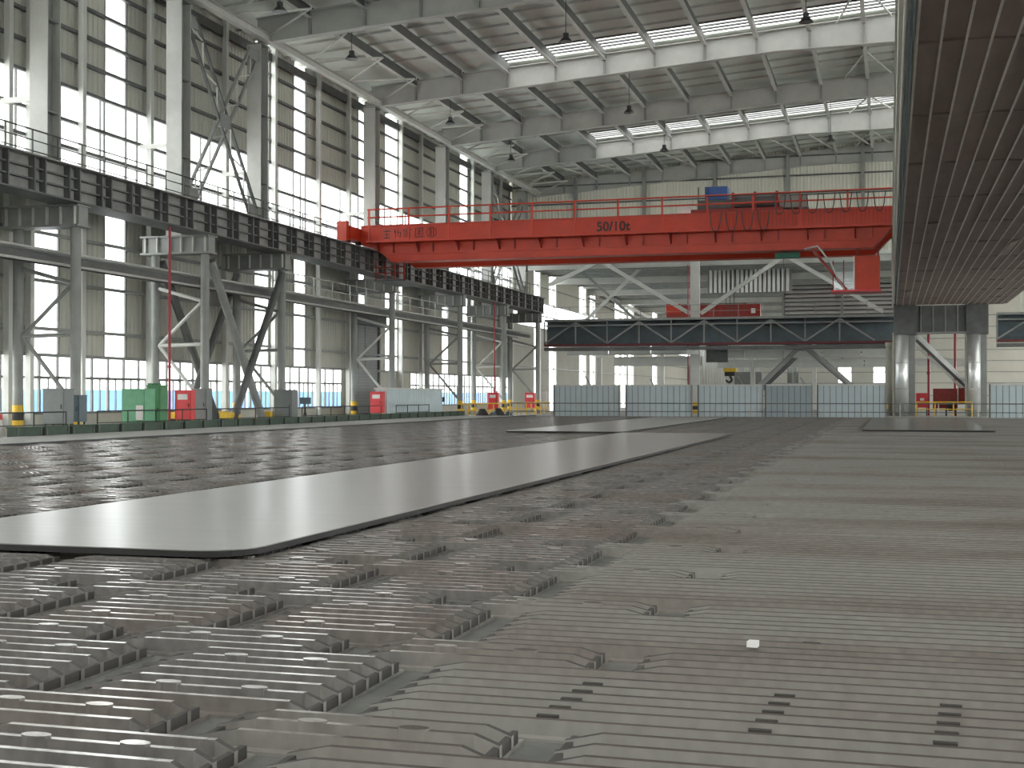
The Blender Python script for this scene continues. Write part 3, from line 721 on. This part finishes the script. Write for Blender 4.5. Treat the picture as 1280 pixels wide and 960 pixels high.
# bundle of dark bags and yellow railing at the far left corner
railing('yellow_railing', 'yellow railing around the far red cabinets', (-29.12, 88.8, FL), (-29.12, 114, FL), 1.0, 1.6, 'yellow', .05, (.5,))
for k, y in enumerate((90.5, 94.5)):
    o = thing('cable_heap', 'dark heap of cable by the kerb, %s one' % ('nearer', 'farther')[k], 'heap', (-28.1, y, FL))
    MB().tube((-28.1, y, FL), (-28.1, y, .35), .6, 9, .2).build('coil', 'black', o); MB().tube((-27.4, y+.3, FL), (-27.4, y+.3, .1), .45, 9, .15).build('loose_end', 'cabdark', o)
o = thing('signboard', 'white upright board at the runway end', 'board', (-30, 115.4, FL))
B((-30.2, 115.35, .1), (-29.75, 115.42, 1.7)).build('panel', 'whitemark', o)
for x in (-30.15, -29.85): B((x, 115.42, FL), (x+.06, 115.48, 1.6)).build('leg', 'steel', o)

# ================================================================== RED BRIDGE CRANE
CY = 72.9
cr_ = thing('bridge_crane', 'red overhead bridge crane spanning the hall, with cab and trolley', 'crane', (-15, 75, RG1+.14))
def crane_girder(y0, y1, name):
    poly = [(-28.3, y0, 9.22), (-0.8, y0, 9.22), (0.05, y0, 10.15), (0.9, y0, 10.3), (0.9, y0, 11.35), (-30.2, y0, 11.35), (-30.2, y0, 10.3), (-29.2, y0, 10.0)]
    return MB().prism(poly, (0, y1-y0, 0)).build(name, 'red', cr_)
g1 = crane_girder(CY, CY+.9, 'main_girder'); g2 = crane_girder(CY+4.0, CY+4.9, 'rear_girder')
B((-29.6, CY-.75, 10.28), (0.6, CY, 10.38)).build('walkway_ledge', 'red', g1)
B((-28.6, CY-.06, 9.62), (-0.6, CY, 9.72)).build('angle_strip', 'red', g1)
for z in (9.22, 11.35): B((-28.3 if z < 10 else -30.2, CY-.10, z-.03), (-0.8 if z < 10 else .9, CY+1.0, z+.03)).build('flange', 'red', g1)
npost = 13
for k in range(npost):
    x = -29.4 + k*2.48
    B((x-.05, CY-.72, 10.38), (x+.05, CY-.64, 12.25)).build('railing_post', 'red', cr_)
    MB().prism([(x+.35, CY-.7, 10.28), (x+.35, CY, 10.28), (x+.35, CY, 9.7)], (.06, 0, 0)).build('bracket', 'reddark', g1)
    B((x+1.25, CY-.12, 9.74), (x+1.31, CY, 10.28)).build('stiffener', 'reddark', g1)
for z in (12.22, 11.75): MB().tube((-29.5, CY-.68, z), (.5, CY-.68, z), .045, 6).build('handrail', 'red', cr_)
for k in range(46):                                       # rear walkway balusters on the right
    x = -9.0 + .21*k
    MB().tube((x, CY-.5, 10.4), (x, CY-.5, 11.32), .018, 4).build('baluster', 'reddark', cr_)
for k in range(11):                                       # festoon loops along the walkway
    x = -9.4 + .86*k; pts = [(x + .62*t, CY-.85, (11.6 if k > 3 else 11.3) - 1.05*(1-(2*t-1)**4) + .5*(k > 3)) for t in [i/8 for i in range(9)]]
    MB().path(pts, .03, 5).build('festoon_cable', 'black', cr_)
MB().tube((-9.6, CY-.85, 12.15), (.4, CY-.85, 12.15), .025, 5).build('festoon_rail', 'black', cr_)
for x0, x1, nm in ((-31.0, -30.2, 'left'), (0.6, 1.3, 'right')):
    et = B((x0, CY-1.6, 10.45), (x1, CY+6.5, 11.2)).build('end_carriage', 'red', cr_)
    for y in (CY-1.1, CY+.6, CY+4.4, CY+6.0):
        xm = (x0+x1)/2; MB().tube((xm-.12, y, 10.53), (xm+.12, y, 10.53), .26, 14).build('wheel', 'black', et)
    B((x0+.1, CY-1.95, 10.3), (x1-.1, CY-1.55, 11.45)).build('buffer', 'red', et)
# trolley
tr = B((-10.6, CY+.3, 11.42), (-5.6, CY+4.6, 11.62)).build('trolley_frame', 'reddark', cr_)
B((-9.9, CY+.9, 12.2), (-8.65, CY+1.9, 12.95)).build('blue_box', 'blue', tr)
for x in (-10.3, -9.75): B((x, CY+.9, 11.6), (x+.06, CY+1.0, 12.95)).build('stand', 'steeldark', tr)
B((-10.3, CY+.8, 11.62), (-8.4, CY+2.0, 12.2)).build('motor_bed', 'steeldark', tr)
MB().tube((-8.3, CY+1.2, 12.1), (-5.9, CY+1.2, 12.1), .42, 14).build('hoist_drum', 'steeldark', tr)
for x in (-8.4, -7.2, -6.0): B((x, CY+.7, 11.6), (x+.14, CY+1.7, 12.55)).build('drum_bearing', 'reddark', tr)
B((-5.8, CY+.8, 11.62), (-4.3, CY+1.9, 12.25)).build('gear_case', 'steel', tr)
B((-11.3, CY+.3, 11.38), (-10.6, CY+.9, 11.95)).build('junction_box', 'whitemark', tr)
MB().tube((-8.0, CY+2.6, 12.3), (-6.6, CY+2.6, 12.3), .35, 12).build('motor', 'reddark', tr)
# under-hung green hoist
gh = B((-6.05, CY+.9, 8.88), (-4.72, CY+1.5, 9.15)).build('green_hoist', 'greenm', cr_)
for x in (-5.75, -5.2): B((x, CY+1.0, 9.1), (x+.35, CY+1.4, 9.75)).build('hoist_block', 'greenm', gh)
MB().tube((-5.6, CY+1.2, 8.9), (-5.6, CY+1.2, 6.6), .015, 5).build('chain', 'steeldark', gh)
# cab
cb = B((-1.78, CY-.2, 6.95), (-.48, CY+1.6, 8.75)).build('cab', 'red', cr_)
B((-3.0, CY-.25, 6.85), (-.42, CY+1.7, 6.95)).build('platform', 'redcab', cb)
B((-1.84, CY-.22, 6.95), (-1.78, CY+1.6, 8.75)).build('white_edge', 'whitemark', cb)
for x in (-1.7, -.62): B((x, CY+.2, 8.75), (x+.1, CY+.4, 9.25)).build('hanger', 'reddark', cb)
B((-2.9, CY+.5, 7.0), (-1.85, CY+.52, 8.5)).build('cab_window', 'glass', cb)
for x in (-2.95, -2.4): B((x, CY+.45, 6.95), (x+.06, CY+.55, 8.6)).build('window_post', 'reddark', cb)
ld = MB().bar((-4.0, CY-.1, 9.2), (-2.2, CY-.1, 6.95), .08, .14).build('stair_stringer', 'reddark', cb)
MB().bar((-4.0, CY+.5, 9.2), (-2.2, CY+.5, 6.95), .08, .14).build('stair_stringer', 'steellight', cb)
for k in range(9):
    t = (k+.5)/9; x = -4.0+1.8*t; z = 9.2-2.25*t; B((x-.1, CY-.1, z-.02), (x+.1, CY+.5, z+.02)).build('stair_tread', 'steel', ld)
MB().path([(-4.4, CY-.1, 9.2), (-3.7, CY-.1, 9.35), (-3.0, CY-.1, 8.4), (-2.7, CY-.1, 7.6), (-2.3, CY-.1, 7.0)], .05, 6).build('stair_handrail', 'steellight', cb)
# access platform below the left end
ap = B((-29.6, CY+.6, 8.1), (-27.6, CY+4.5, 8.2)).build('access_platform', 'steeldark', cr_)
for k in range(4):
    B((-29.5+.6*k, CY+.55, 8.2), (-29.43+.6*k, CY+.62, 9.3)).build('post', 'reddark', ap)
for z in (8.55, 8.9): B((-29.6, CY+.56, z), (-27.6, CY+.6, z+.06)).build('rail_bar', 'reddark', ap)
# lettering
def lettering(txt, size, loc, m_, parent, name):
    cu = bpy.data.curves.new(name, 'FONT'); cu.body = txt; cu.size = size; cu.extrude = .006; cu.offset = .018
    t_ = bpy.data.objects.new(name, cu); COL.objects.link(t_)
    dg = bpy.context.evaluated_depsgraph_get(); me = bpy.data.meshes.new_from_object(t_.evaluated_get(dg))
    bpy.data.objects.remove(t_); me.materials.clear(); me.materials.append(M[m_])
    ob = bpy.data.objects.new(name, me); COL.objects.link(ob); ob.parent = parent; off = ORG[parent.name]
    ob.location = Vector(loc) - Vector(off); ob.rotation_euler = (math.pi/2, 0, 0); return ob
lettering('50/10t', .74, (-15.9, CY-.012, 10.58), 'mark', g1, 'capacity_lettering')
def strokes(x, z, w_, h_, ss, name):
    mb = MB()
    for x0, z0, x1, z1 in ss:
        mb.bar((x + w_*x0, CY-.008, z + h_*z0), (x + w_*x1, CY-.008, z + h_*z1), .012, .055)
    return mb.build(name, 'mark', g1)
strokes(-28.75, 10.6, .42, .5, [(0,.8,1,.8),(.5,1,.5,0),(.1,.45,.9,.45),(0,0,1,0)], 'painted_character')
strokes(-28.1, 10.6, .42, .5, [(.2,1,.1,.6),(.1,.7,.4,.7),(.25,.7,.25,0),(.6,1,.6,.3),(.6,.65,1,.65),(1,.65,.9,0)], 'painted_character')
strokes(-27.5, 10.6, .48, .52, [(.5,1,.5,.9),(0,.88,1,.88),(0,.88,0,.72),(1,.88,1,.72),(.2,.68,.8,.68),(.05,.48,.95,.48),(.5,.48,.5,0),(.3,.32,.1,.08),(.7,.32,.9,.08)], 'painted_character')
strokes(-26.75, 10.6, .46, .52, [(0,1,1,1),(0,1,0,0),(1,1,1,0),(0,0,1,0),(.2,.7,.8,.7),(.5,.85,.5,.2),(.25,.4,.75,.4)], 'painted_character')
mb = MB()
for k in range(16):
    a0, a1 = 2*math.pi*k/16, 2*math.pi*(k+1)/16
    mb.bar((-25.75+.3*math.cos(a0), CY-.008, 10.86+.28*math.sin(a0)), (-25.75+.3*math.cos(a1), CY-.008, 10.86+.28*math.sin(a1)), .012, .05)
for x in (-25.85, -25.75, -25.65): mb.bar((x, CY-.008, 10.66), (x, CY-.008, 11.08), .012, .05)
mb.build('round_emblem', 'mark', g1)

# ================================================================== RIGHT RUNWAY WITH BROWN SHIELD
SZ = 8.3; SX0, SX1, SY0, SY1 = 0.52, 8.55, 13.0, 106.4
o = thing('right_runway_girder', 'pale grey crane runway girder above the right edge, seen edge on', 'girder', (1, 60, SZ))
B((.20, SY0, SZ+.25), (1.1, SY1+2.7, 10.1)).build('web', 'steellight', o)
B((.14, SY0, 10.0), (1.5, SY1+2.7, 10.12)).build('top_flange', 'trim', o)
B((.18, SY0, SZ+.12), (1.3, SY1+2.7, SZ+.25)).build('bottom_flange', 'creamlt', o)
MB().tube((.3, SY0, SZ+.04), (.3, SY1, SZ+.04), .035, 6).build('conduit', 'whitemark', o)
MB().tube((.42, SY0, SZ+.02), (.42, SY1, SZ+.02), .05, 6).build('cable', 'cabdark', o)
B((.7, SY0, 10.12), (.8, SY1+2.7, 10.26)).build('rail', 'steeldark', o)
o = thing('neighbour_runway_girder', 'dark second runway girder above the right end of the shield', 'girder', (8, 60, SZ))
B((7.2, SY0, SZ+.25), (8.3, SY1+2.7, 10.1)).build('web', 'steel', o); B((7.0, SY0, SZ+.12), (8.5, SY1+2.7, SZ+.25)).build('bottom_flange', 'steel', o); B((7.0, SY0, 10.0), (8.5, SY1+2.7, 10.12)).build('top_flange', 'steel', o)
o = thing('heat_shield', 'brown boarded heat shield hanging under the right runway, with pale seams', 'heat shield', (4.5, 60, SZ))
PW = .472; PL = 7.15; nx = int(round((SX1-SX0)/PW)); PW = (SX1-SX0)/nx
ny = int((SY1-SY0)/PL) + 1
for i in range(nx):
    for j in range(ny):
        x0 = SX0 + i*PW; y0 = SY0 + j*PL + random.uniform(-.05, .05); y1 = min(SY0 + (j+1)*PL, SY1)
        if random.random() < .12: y0 += random.uniform(.1, .35)
        dz = [random.uniform(-.025, .02) for _ in range(4)]
        if random.random() < .03: dz[random.randrange(2)] -= .14
        v = [(x0+.012, y0+.07, SZ+dz[0]), (x0+PW-.012, y0+.07, SZ+dz[1]), (x0+PW-.012, y1-.05, SZ+dz[2]), (x0+.012, y1-.05, SZ+dz[3])]
        v += [(a_, b_, SZ+.06) for a_, b_, c_ in v]
        MB().add(v, [(0,3,2,1),(4,5,6,7),(0,1,5,4),(1,2,6,5),(2,3,7,6),(3,0,4,7)]).build('shield_board', 'brown', o)
for i in range(nx+1):
    x = SX0 + i*PW; xx = min(max(x, SX0+.015), SX1-.015)
    mb = MB()
    B((xx-.024, SY0, SZ-.045), (xx+.024, SY1, SZ-.02)).build('seam_batten', 'batten', o)
B((SX0, SY0, SZ+.07), (SX1, SY1, SZ+.1)).build('backing_sheet', 'steeldark', o)
# right columns
for x0, x1, lb in ((.42, 1.9, 'silver clad round-edged column under the left edge of the brown shield'), (5.75, 7.15, 'silver clad round-edged column under the right side of the brown shield')):
    o = thing('clad_column', lb, 'column', ((x0+x1)/2, 107, FL))
    xm = x0 + (x1-x0)*.33
    cl = MB().tube((xm, 107, FL), (xm, 107, 6.0), (x1-x0)*.36, 20).build('round_cladding', 'silver', o); smooth(cl)
    B((xm, 106.9, FL), (x1, 107.9, 6.6)).build('steel_shaft', 'steel', o)
    for z in (1.8, 3.8): MB().tube((xm, 107, z), (xm, 107, z+.06), (x1-x0)*.37, 20).build('band', 'steellight', o)
    MB().tube((x0-.1, 106.9, FL), (x0-.1, 106.9, 6.2), .1, 8).build('down_pipe', 'trim', o)
    B((x0-.1, 106.5, 6.0), (x1+.1, 108, 8.41)).build('head', 'steeldark', o)
o = thing('portal_beam', 'dark beam with ribs between the two silver columns', 'beam', (4, 107, 6.2))
B((2.0, 106.8, 6.2), (5.65, 107.9, 8.25)).build('web', 'steeldark', o)
for x in (2.3, 3.2, 4.1, 5.0): B((x, 106.7, 6.2), (x+.08, 106.8, 8.25)).build('rib', 'steel', o)
B((2.0, 106.5, 6.1), (5.65, 108, 6.2)).build('flange', 'steel', o)
o = thing('inclined_conveyor', 'inclined silver twin duct leaning between the two silver columns', 'duct', (4, 108, 3))
MB().bar((2.0, 108.3, 6.1), (5.7, 108.3, 2.3), .3, .35).build('duct', 'silver', o); MB().bar((2.0, 108.3, 5.2), (5.4, 108.3, 1.9), .2, .16).build('duct', 'steellight', o)
MB().bar((2.0, 108.2, 5.65), (5.7, 108.2, 1.95), .3, .22).build('dark_channel', 'steeldark', o)
o = thing('red_machine', 'dark red machine box between the two silver columns', 'machine', (4.5, 109, FL))
B((3.3, 108.6, .3), (5.1, 110, 1.85)).build('body', 'reddark', o); B((5.2, 108.6, .6), (5.65, 109.8, 1.9)).build('side_tank', 'reddark', o)
for x in (3.4, 4.2, 4.9): B((x, 108.7, FL), (x+.12, 108.9, .3)).build('leg', 'black', o)
MB().tube((4.6, 108.4, .1), (4.6, 108.4, .9), .25, 10).build('motor', 'black', o)
o = thing('red_box', 'small red cabinet right of the left silver column', 'cabinet', (2.4, 108.5, FL))
B((2.0, 108.4, .35), (2.9, 109, 1.5)).build('body', 'redcab', o); B((2.3, 108.38, .9), (2.6, 108.4, 1.1)).build('label_plate', 'whitemark', o)
for x in (2.05, 2.75): B((x, 108.5, FL), (x+.08, 108.6, .35)).build('leg', 'black', o)
for x, lb in ((3.0, 'red vertical pipe right of the left silver column'), (5.0, 'red vertical pipe left of the right silver column')):
    o = thing('riser_pipe', lb, 'pipe', (x, 109.6, FL)); MB().tube((x, 110.2, FL), (x, 110.2, 8), .1, 8).build('pipe', 'redpipe', o); MB().tube((x, 110.2, 3), (x, 110.2, 3.2), .15, 8).build('coupling', 'redpipe', o)
railing('yellow_railing', 'yellow railing in front of the red machine', (2.0, 106, FL), (6.0, 106, FL), 1.1, 1.3, 'yellow', .05)
o = thing('yellow_post', 'yellow valve stand beside the left silver column', 'stand', (-.35, 104, FL))
MB().tube((-.35, 104, FL), (-.35, 104, 1.1), .14, 8).build('post', 'yellow', o); B((-.6, 103.9, .3), (-.1, 104.3, .7)).build('valve_box', 'yellow', o)
o = thing('pipe_stack', 'pale round duct standing left of the silver column', 'duct', (.1, 106, FL))
smooth(MB().tube((.0, 108.4, FL), (.0, 108.4, 5.2), .28, 14).build('duct', 'trim', o)); MB().tube((.0, 108.4, 5.2), (.0, 108.4, 5.5), .34, 14).build('collar', 'trim', o)

# ================================================================== FAR END OF THE BED
FN = [(-24.16, -19.2, 'fence', 'leftmost pale blue sheet panel at the end of the bed'), (-18.68, -13.85, 'fence', 'second pale blue sheet panel at the end of the bed'), (-13.37, -8.75, 'fence', 'pale blue sheet panel right of the slim far column'), (-8.55, -5.3, 'fencedk', 'darker grey blue sheet panel at the end of the bed'), (-4.91, -.25, 'fence', 'pale blue sheet panel left of the silver column'), (6.6, 12.5, 'fence', 'pale blue sheet panel right of the silver columns')]
for x0, x1, m_, lb in FN:
    o = thing('sheet_barrier', lb, 'barrier', ((x0+x1)/2, 96, FL), 'sheet metal barriers across the end of the bed')
    n = round((x1-x0)/.43); p = (x1-x0)/n
    for k in range(n): B((x0+k*p+.02, 96-.012*(k % 2), FL), (x0+(k+1)*p-.02, 96.03, 2.0)).build('sheet', m_, o)
    B((x0, 96.03, FL), (x1, 96.05, 2.0)).build('backing', 'steeldark', o)
    B((x0-.05, 95.93, 2.0), (x1+.05, 96.1, 2.1)).build('top_rail', 'steellight', o)
    for x in (x0, x1): B((x-.05, 95.9, FL), (x+.05, 96.1, 2.08)).build('post', 'steeldark' if x == x0 else 'steel', o)
railing('end_railing', 'thin dark railing in front of the sheet barriers', (-26.5, 92, FL), (13, 92, FL), 1.05, 2.4, 'steeldark', .035, (.45,), pm='trim')
# slim far column and cross girder
o = thing('far_column', 'slim pale far column in the middle of the opening', 'column', (-16.7, 118, FL))
B((-17.1, 117.7, FL), (-16.3, 118.2, 13.7)).build('shaft', 'steellight', o)
B((-17.2, 116.3, 4.95), (-16.2, 117.7, 5.35)).build('bracket', 'steellight', o)
for k, m_ in enumerate(('yellow', 'black', 'yellow')): B((-17.13, 117.68, FL+.35*k), (-16.27, 118.22, FL+.35*k+.33)).build('hazard_band', m_, o)
MB().tube((-17.3, 117.62, FL), (-17.3, 117.62, 13), .06, 6).build('red_pipe', 'redpipe', o)
for x0, x1, lb in ((-30.2, .4, 'dark latticed cross girder spanning the far opening'), (8.6, 22, 'dark latticed cross girder right of the brown shield')):
    o = thing('cross_girder', lb, 'girder', ((x0+x1)/2, 116.5, 5.4))
    B((x0, 117.3, 5.75), (x1, 117.5, 8.0)).build('web', mat('girder_blue_grey', (.10, .13, .145), .6, 0, .2, 1.0) if 'bluegrey' not in M else M['bluegrey'], o)
    M['bluegrey'] = bpy.data.materials['girder_blue_grey']
    for z, m_, hh in ((8.1, 'steel', .2), (7.62, 'steel', .1), (5.85, 'maroon', .2), (5.5, 'steeldark', .3)): B((x0, 116.2, z-hh/2), (x1, 117.4, z+hh/2)).build('chord', m_, o)
    n = int((x1-x0)/2.9)
    for k in range(n):
        xa = x0 + k*2.9; dn = k % 2
        MB().bar((xa, 116.3, 7.9 if dn else 6.0), (xa+2.9, 116.3, 6.0 if dn else 7.9), .12, .14).build('diagonal', 'steel', o)
        B((xa-.05, 116.25, 5.9), (xa+.05, 116.4, 8.0)).build('upright', 'steel', o)
railing('girder_railing', 'thin railing on top of the far cross girder', (-30, 116.3, 8.2), (.3, 116.3, 8.2), 1.1, 2.2, 'steel', .025)
o = thing('chevron_brace', 'pale chevron braces above the far cross girder', 'brace', (-17, 118, 8.3))
for a_, b_ in (((-30.2, 11.5), (-25.6, 13.5)), ((-25.2, 13.5), (-17.2, 8.65)), ((-16.2, 8.65), (-9.0, 13.5)), ((-.5, 8.5), (-8.6, 13.5))):
    MB().bar((a_[0], 118.0, a_[1]), (b_[0], 118.0, b_[1]), .28, .34).build('diagonal', 'steellight', o)
o = thing('chevron_brace', 'pale crossed brace farther back behind the far cross girder', 'brace', (-24, 128, 8.3))
MB().bar((-29.5, 128, 8.3), (-23.5, 128, 13.8), .25, .3).build('diagonal', 'steellight', o); MB().bar((-29.5, 128, 13.8), (-23.5, 128, 8.3), .2, .25).build('diagonal', 'steel', o)
for yy, m_, lb in ((117.9, 'steel', 'grey chevron brace below the far cross girder'), (124, 'steeldark', 'darker chevron brace behind the first one below the girder')):
    o = thing('lower_brace', lb, 'brace', (-7.3, yy, FL))
    MB().tube((-7.5, yy, 5.6), (-13.6, yy, FL), .2, 10).build('diagonal', m_, o); MB().tube((-7.1, yy, 5.6), (-.6, yy, FL), .24, 10).build('diagonal', m_, o)
    B((-7.8, yy-.2, 5.2), (-6.8, yy+.2, 5.8)).build('joint_plate', m_, o)
# pale cross beams lower down
for x0, x1, y, z0, z1, lb in ((-29.0, -17.1, 120, 5.1, 6.5, 'upper pale panelled beam left of the slim far column'), (-25.8, -17.1, 126, 4.2, 5.0, 'lower pale panelled beam left of the slim far column'), (-16.0, 8, 128, 4.0, 4.7, 'pale beam behind the lower chevron braces'), (-16.0, 1, 121, 4.75, 5.4, 'long pale beam above the lower chevron braces')):
    o = thing('panelled_beam', lb, 'beam', ((x0+x1)/2, y, z0)); n = max(2, int((x1-x0)/3.1)); p = (x1-x0)/n
    for k in range(n): B((x0+k*p+.05, y, z0), (x0+(k+1)*p-.05, y+.4, z1)).build('panel', 'silver' if y < 125 and x0 < -20 else 'steellight', o)
    for z in (z0, z1): B((x0, y-.1, z-.05), (x1, y+.5, z+.05)).build('flange', 'steellight', o)
HC = [(-27.6, 128, 'slim post behind the leftmost sheet panel'), (-25.0, 150, 'pale post beside the far strip windows'), (-13.0, 132, 'slim post behind the yellow hook'), (-7.5, 140, 'slim post behind the lower chevron braces')]
for x, y, lb in HC:
    o = thing('hall_post', lb, 'column', (x, y, FL)); B((x-.22, y-.22, FL), (x+.22, y+.22, 5.0 if y < 140 else 8)).build('shaft', 'steellight', o)
    MB().bar((x, y, .6), (x-1.4, y, 3.2), .14, .14).build('stay', 'steel', o); B((x-.4, y-.4, FL), (x+.4, y+.4, FL+.1)).build('base_plate', 'steel', o)
o = thing('inclined_beam', 'long pale beam sloping down along the far left wall', 'beam', (-33.6, 177, 15))
MB().bar((-33.6, 158, 13.6), (-33.6, 196, 12.4), .35, .45).build('chord', 'steellight', o); MB().bar((-33.6, 150, 12.6), (-33.6, 196, 11.6), .2, .25).build('lower_chord', 'steel', o)
# second red crane far away
o = thing('bridge_crane', 'second dark red crane far beyond the cross girder', 'crane', (-21, 170, 11.5))
B((-27.8, 170, 11.3), (-15.8, 171, 13.0)).build('main_girder', 'reddark', o); B((-24.5, 169.6, 13.0), (-18, 171, 13.5)).build('trolley', 'steeldark', o)
B((-27.8, 169.7, 12.0), (-25.9, 170, 13.2)).build('end_box', 'red', o)
for x in (-23.5, -21, -18.8): MB().tube((x, 170.2, 13.4), (x+1.3, 170.2, 13.4), .4, 10).build('drum', 'reddark', o)
for k in range(6): B((-27.5+2.2*k, 169.6, 13.0), (-27.4+2.2*k, 169.7, 13.9)).build('railing_post', 'reddark', o)
B((-16.9, 169.6, 11.8), (-16.4, 169.95, 12.4)).build('sign_plate', 'whitemark', o)
# yellow hook block
o = thing('hook_block', 'yellow and black crane hook block hanging below the cross girder', 'hook', (-15, 130, 2.8))
B((-15.6, 129.7, 3.6), (-14.4, 130.3, 4.3)).build('sheave_case', 'yellow', o); B((-15.5, 129.66, 3.2), (-14.5, 130.3, 3.62)).build('lower_case', 'black', o)
MB().path([(-15, 130, 3.2), (-14.8, 130, 2.8), (-15.1, 130, 2.55), (-15.4, 130, 2.8)], .12, 6).build('hook', 'black', o)
for x in (-15.4, -15.0, -14.6): MB().tube((x, 130, 4.3), (x, 130, 13.6), .03, 5).build('rope', 'black', o)
o = thing('hanging_box', 'dark box hanging beside the slim far column', 'box', (-15, 119.5, 4.5)); B((-15.9, 119.2, 4.3), (-14.0, 119.8, 5.9)).build('body', 'steeldark', o); B((-15.95, 119.15, 5.9), (-13.95, 119.85, 6.0)).build('lid', 'steel', o)

# ---- hanging roof lamps (unlit)
LP = [(-27.8, 65.8, 'above the upper left wall'), (-15.9, 65.6, 'left of centre near the top'), (-16.0, 83.2, 'before the middle roof girder'), (-16.0, 96.9, 'before the second bright girder'), (-3.85, 65.3, 'at the upper right'), (-27.6, 56.7, 'at the top left frame edge'), (-28.0, 97.6, 'near the far left eaves'), (-28.1, 83.3, 'over the second eaves strut'), (-4.0, 96.5, 'near the far right roof')]
for x, y, wd in LP:
    o = thing('pendant_lamp', 'small dark pendant lamp hanging ' + wd, 'lamp', (x, y, 19.4), 'pendant lamps under the roof')
    MB().tube((x, y, 19.75), (x, y, rz(x)+.3), .02, 5).build('rod', 'black', o); MB().tube((x, y, 19.4), (x, y, 19.6), .36, 12, .2).build('shade', 'lamp', o)
    MB().tube((x, y, 19.6), (x, y, 19.85), .15, 8).build('ballast', 'lamp', o)
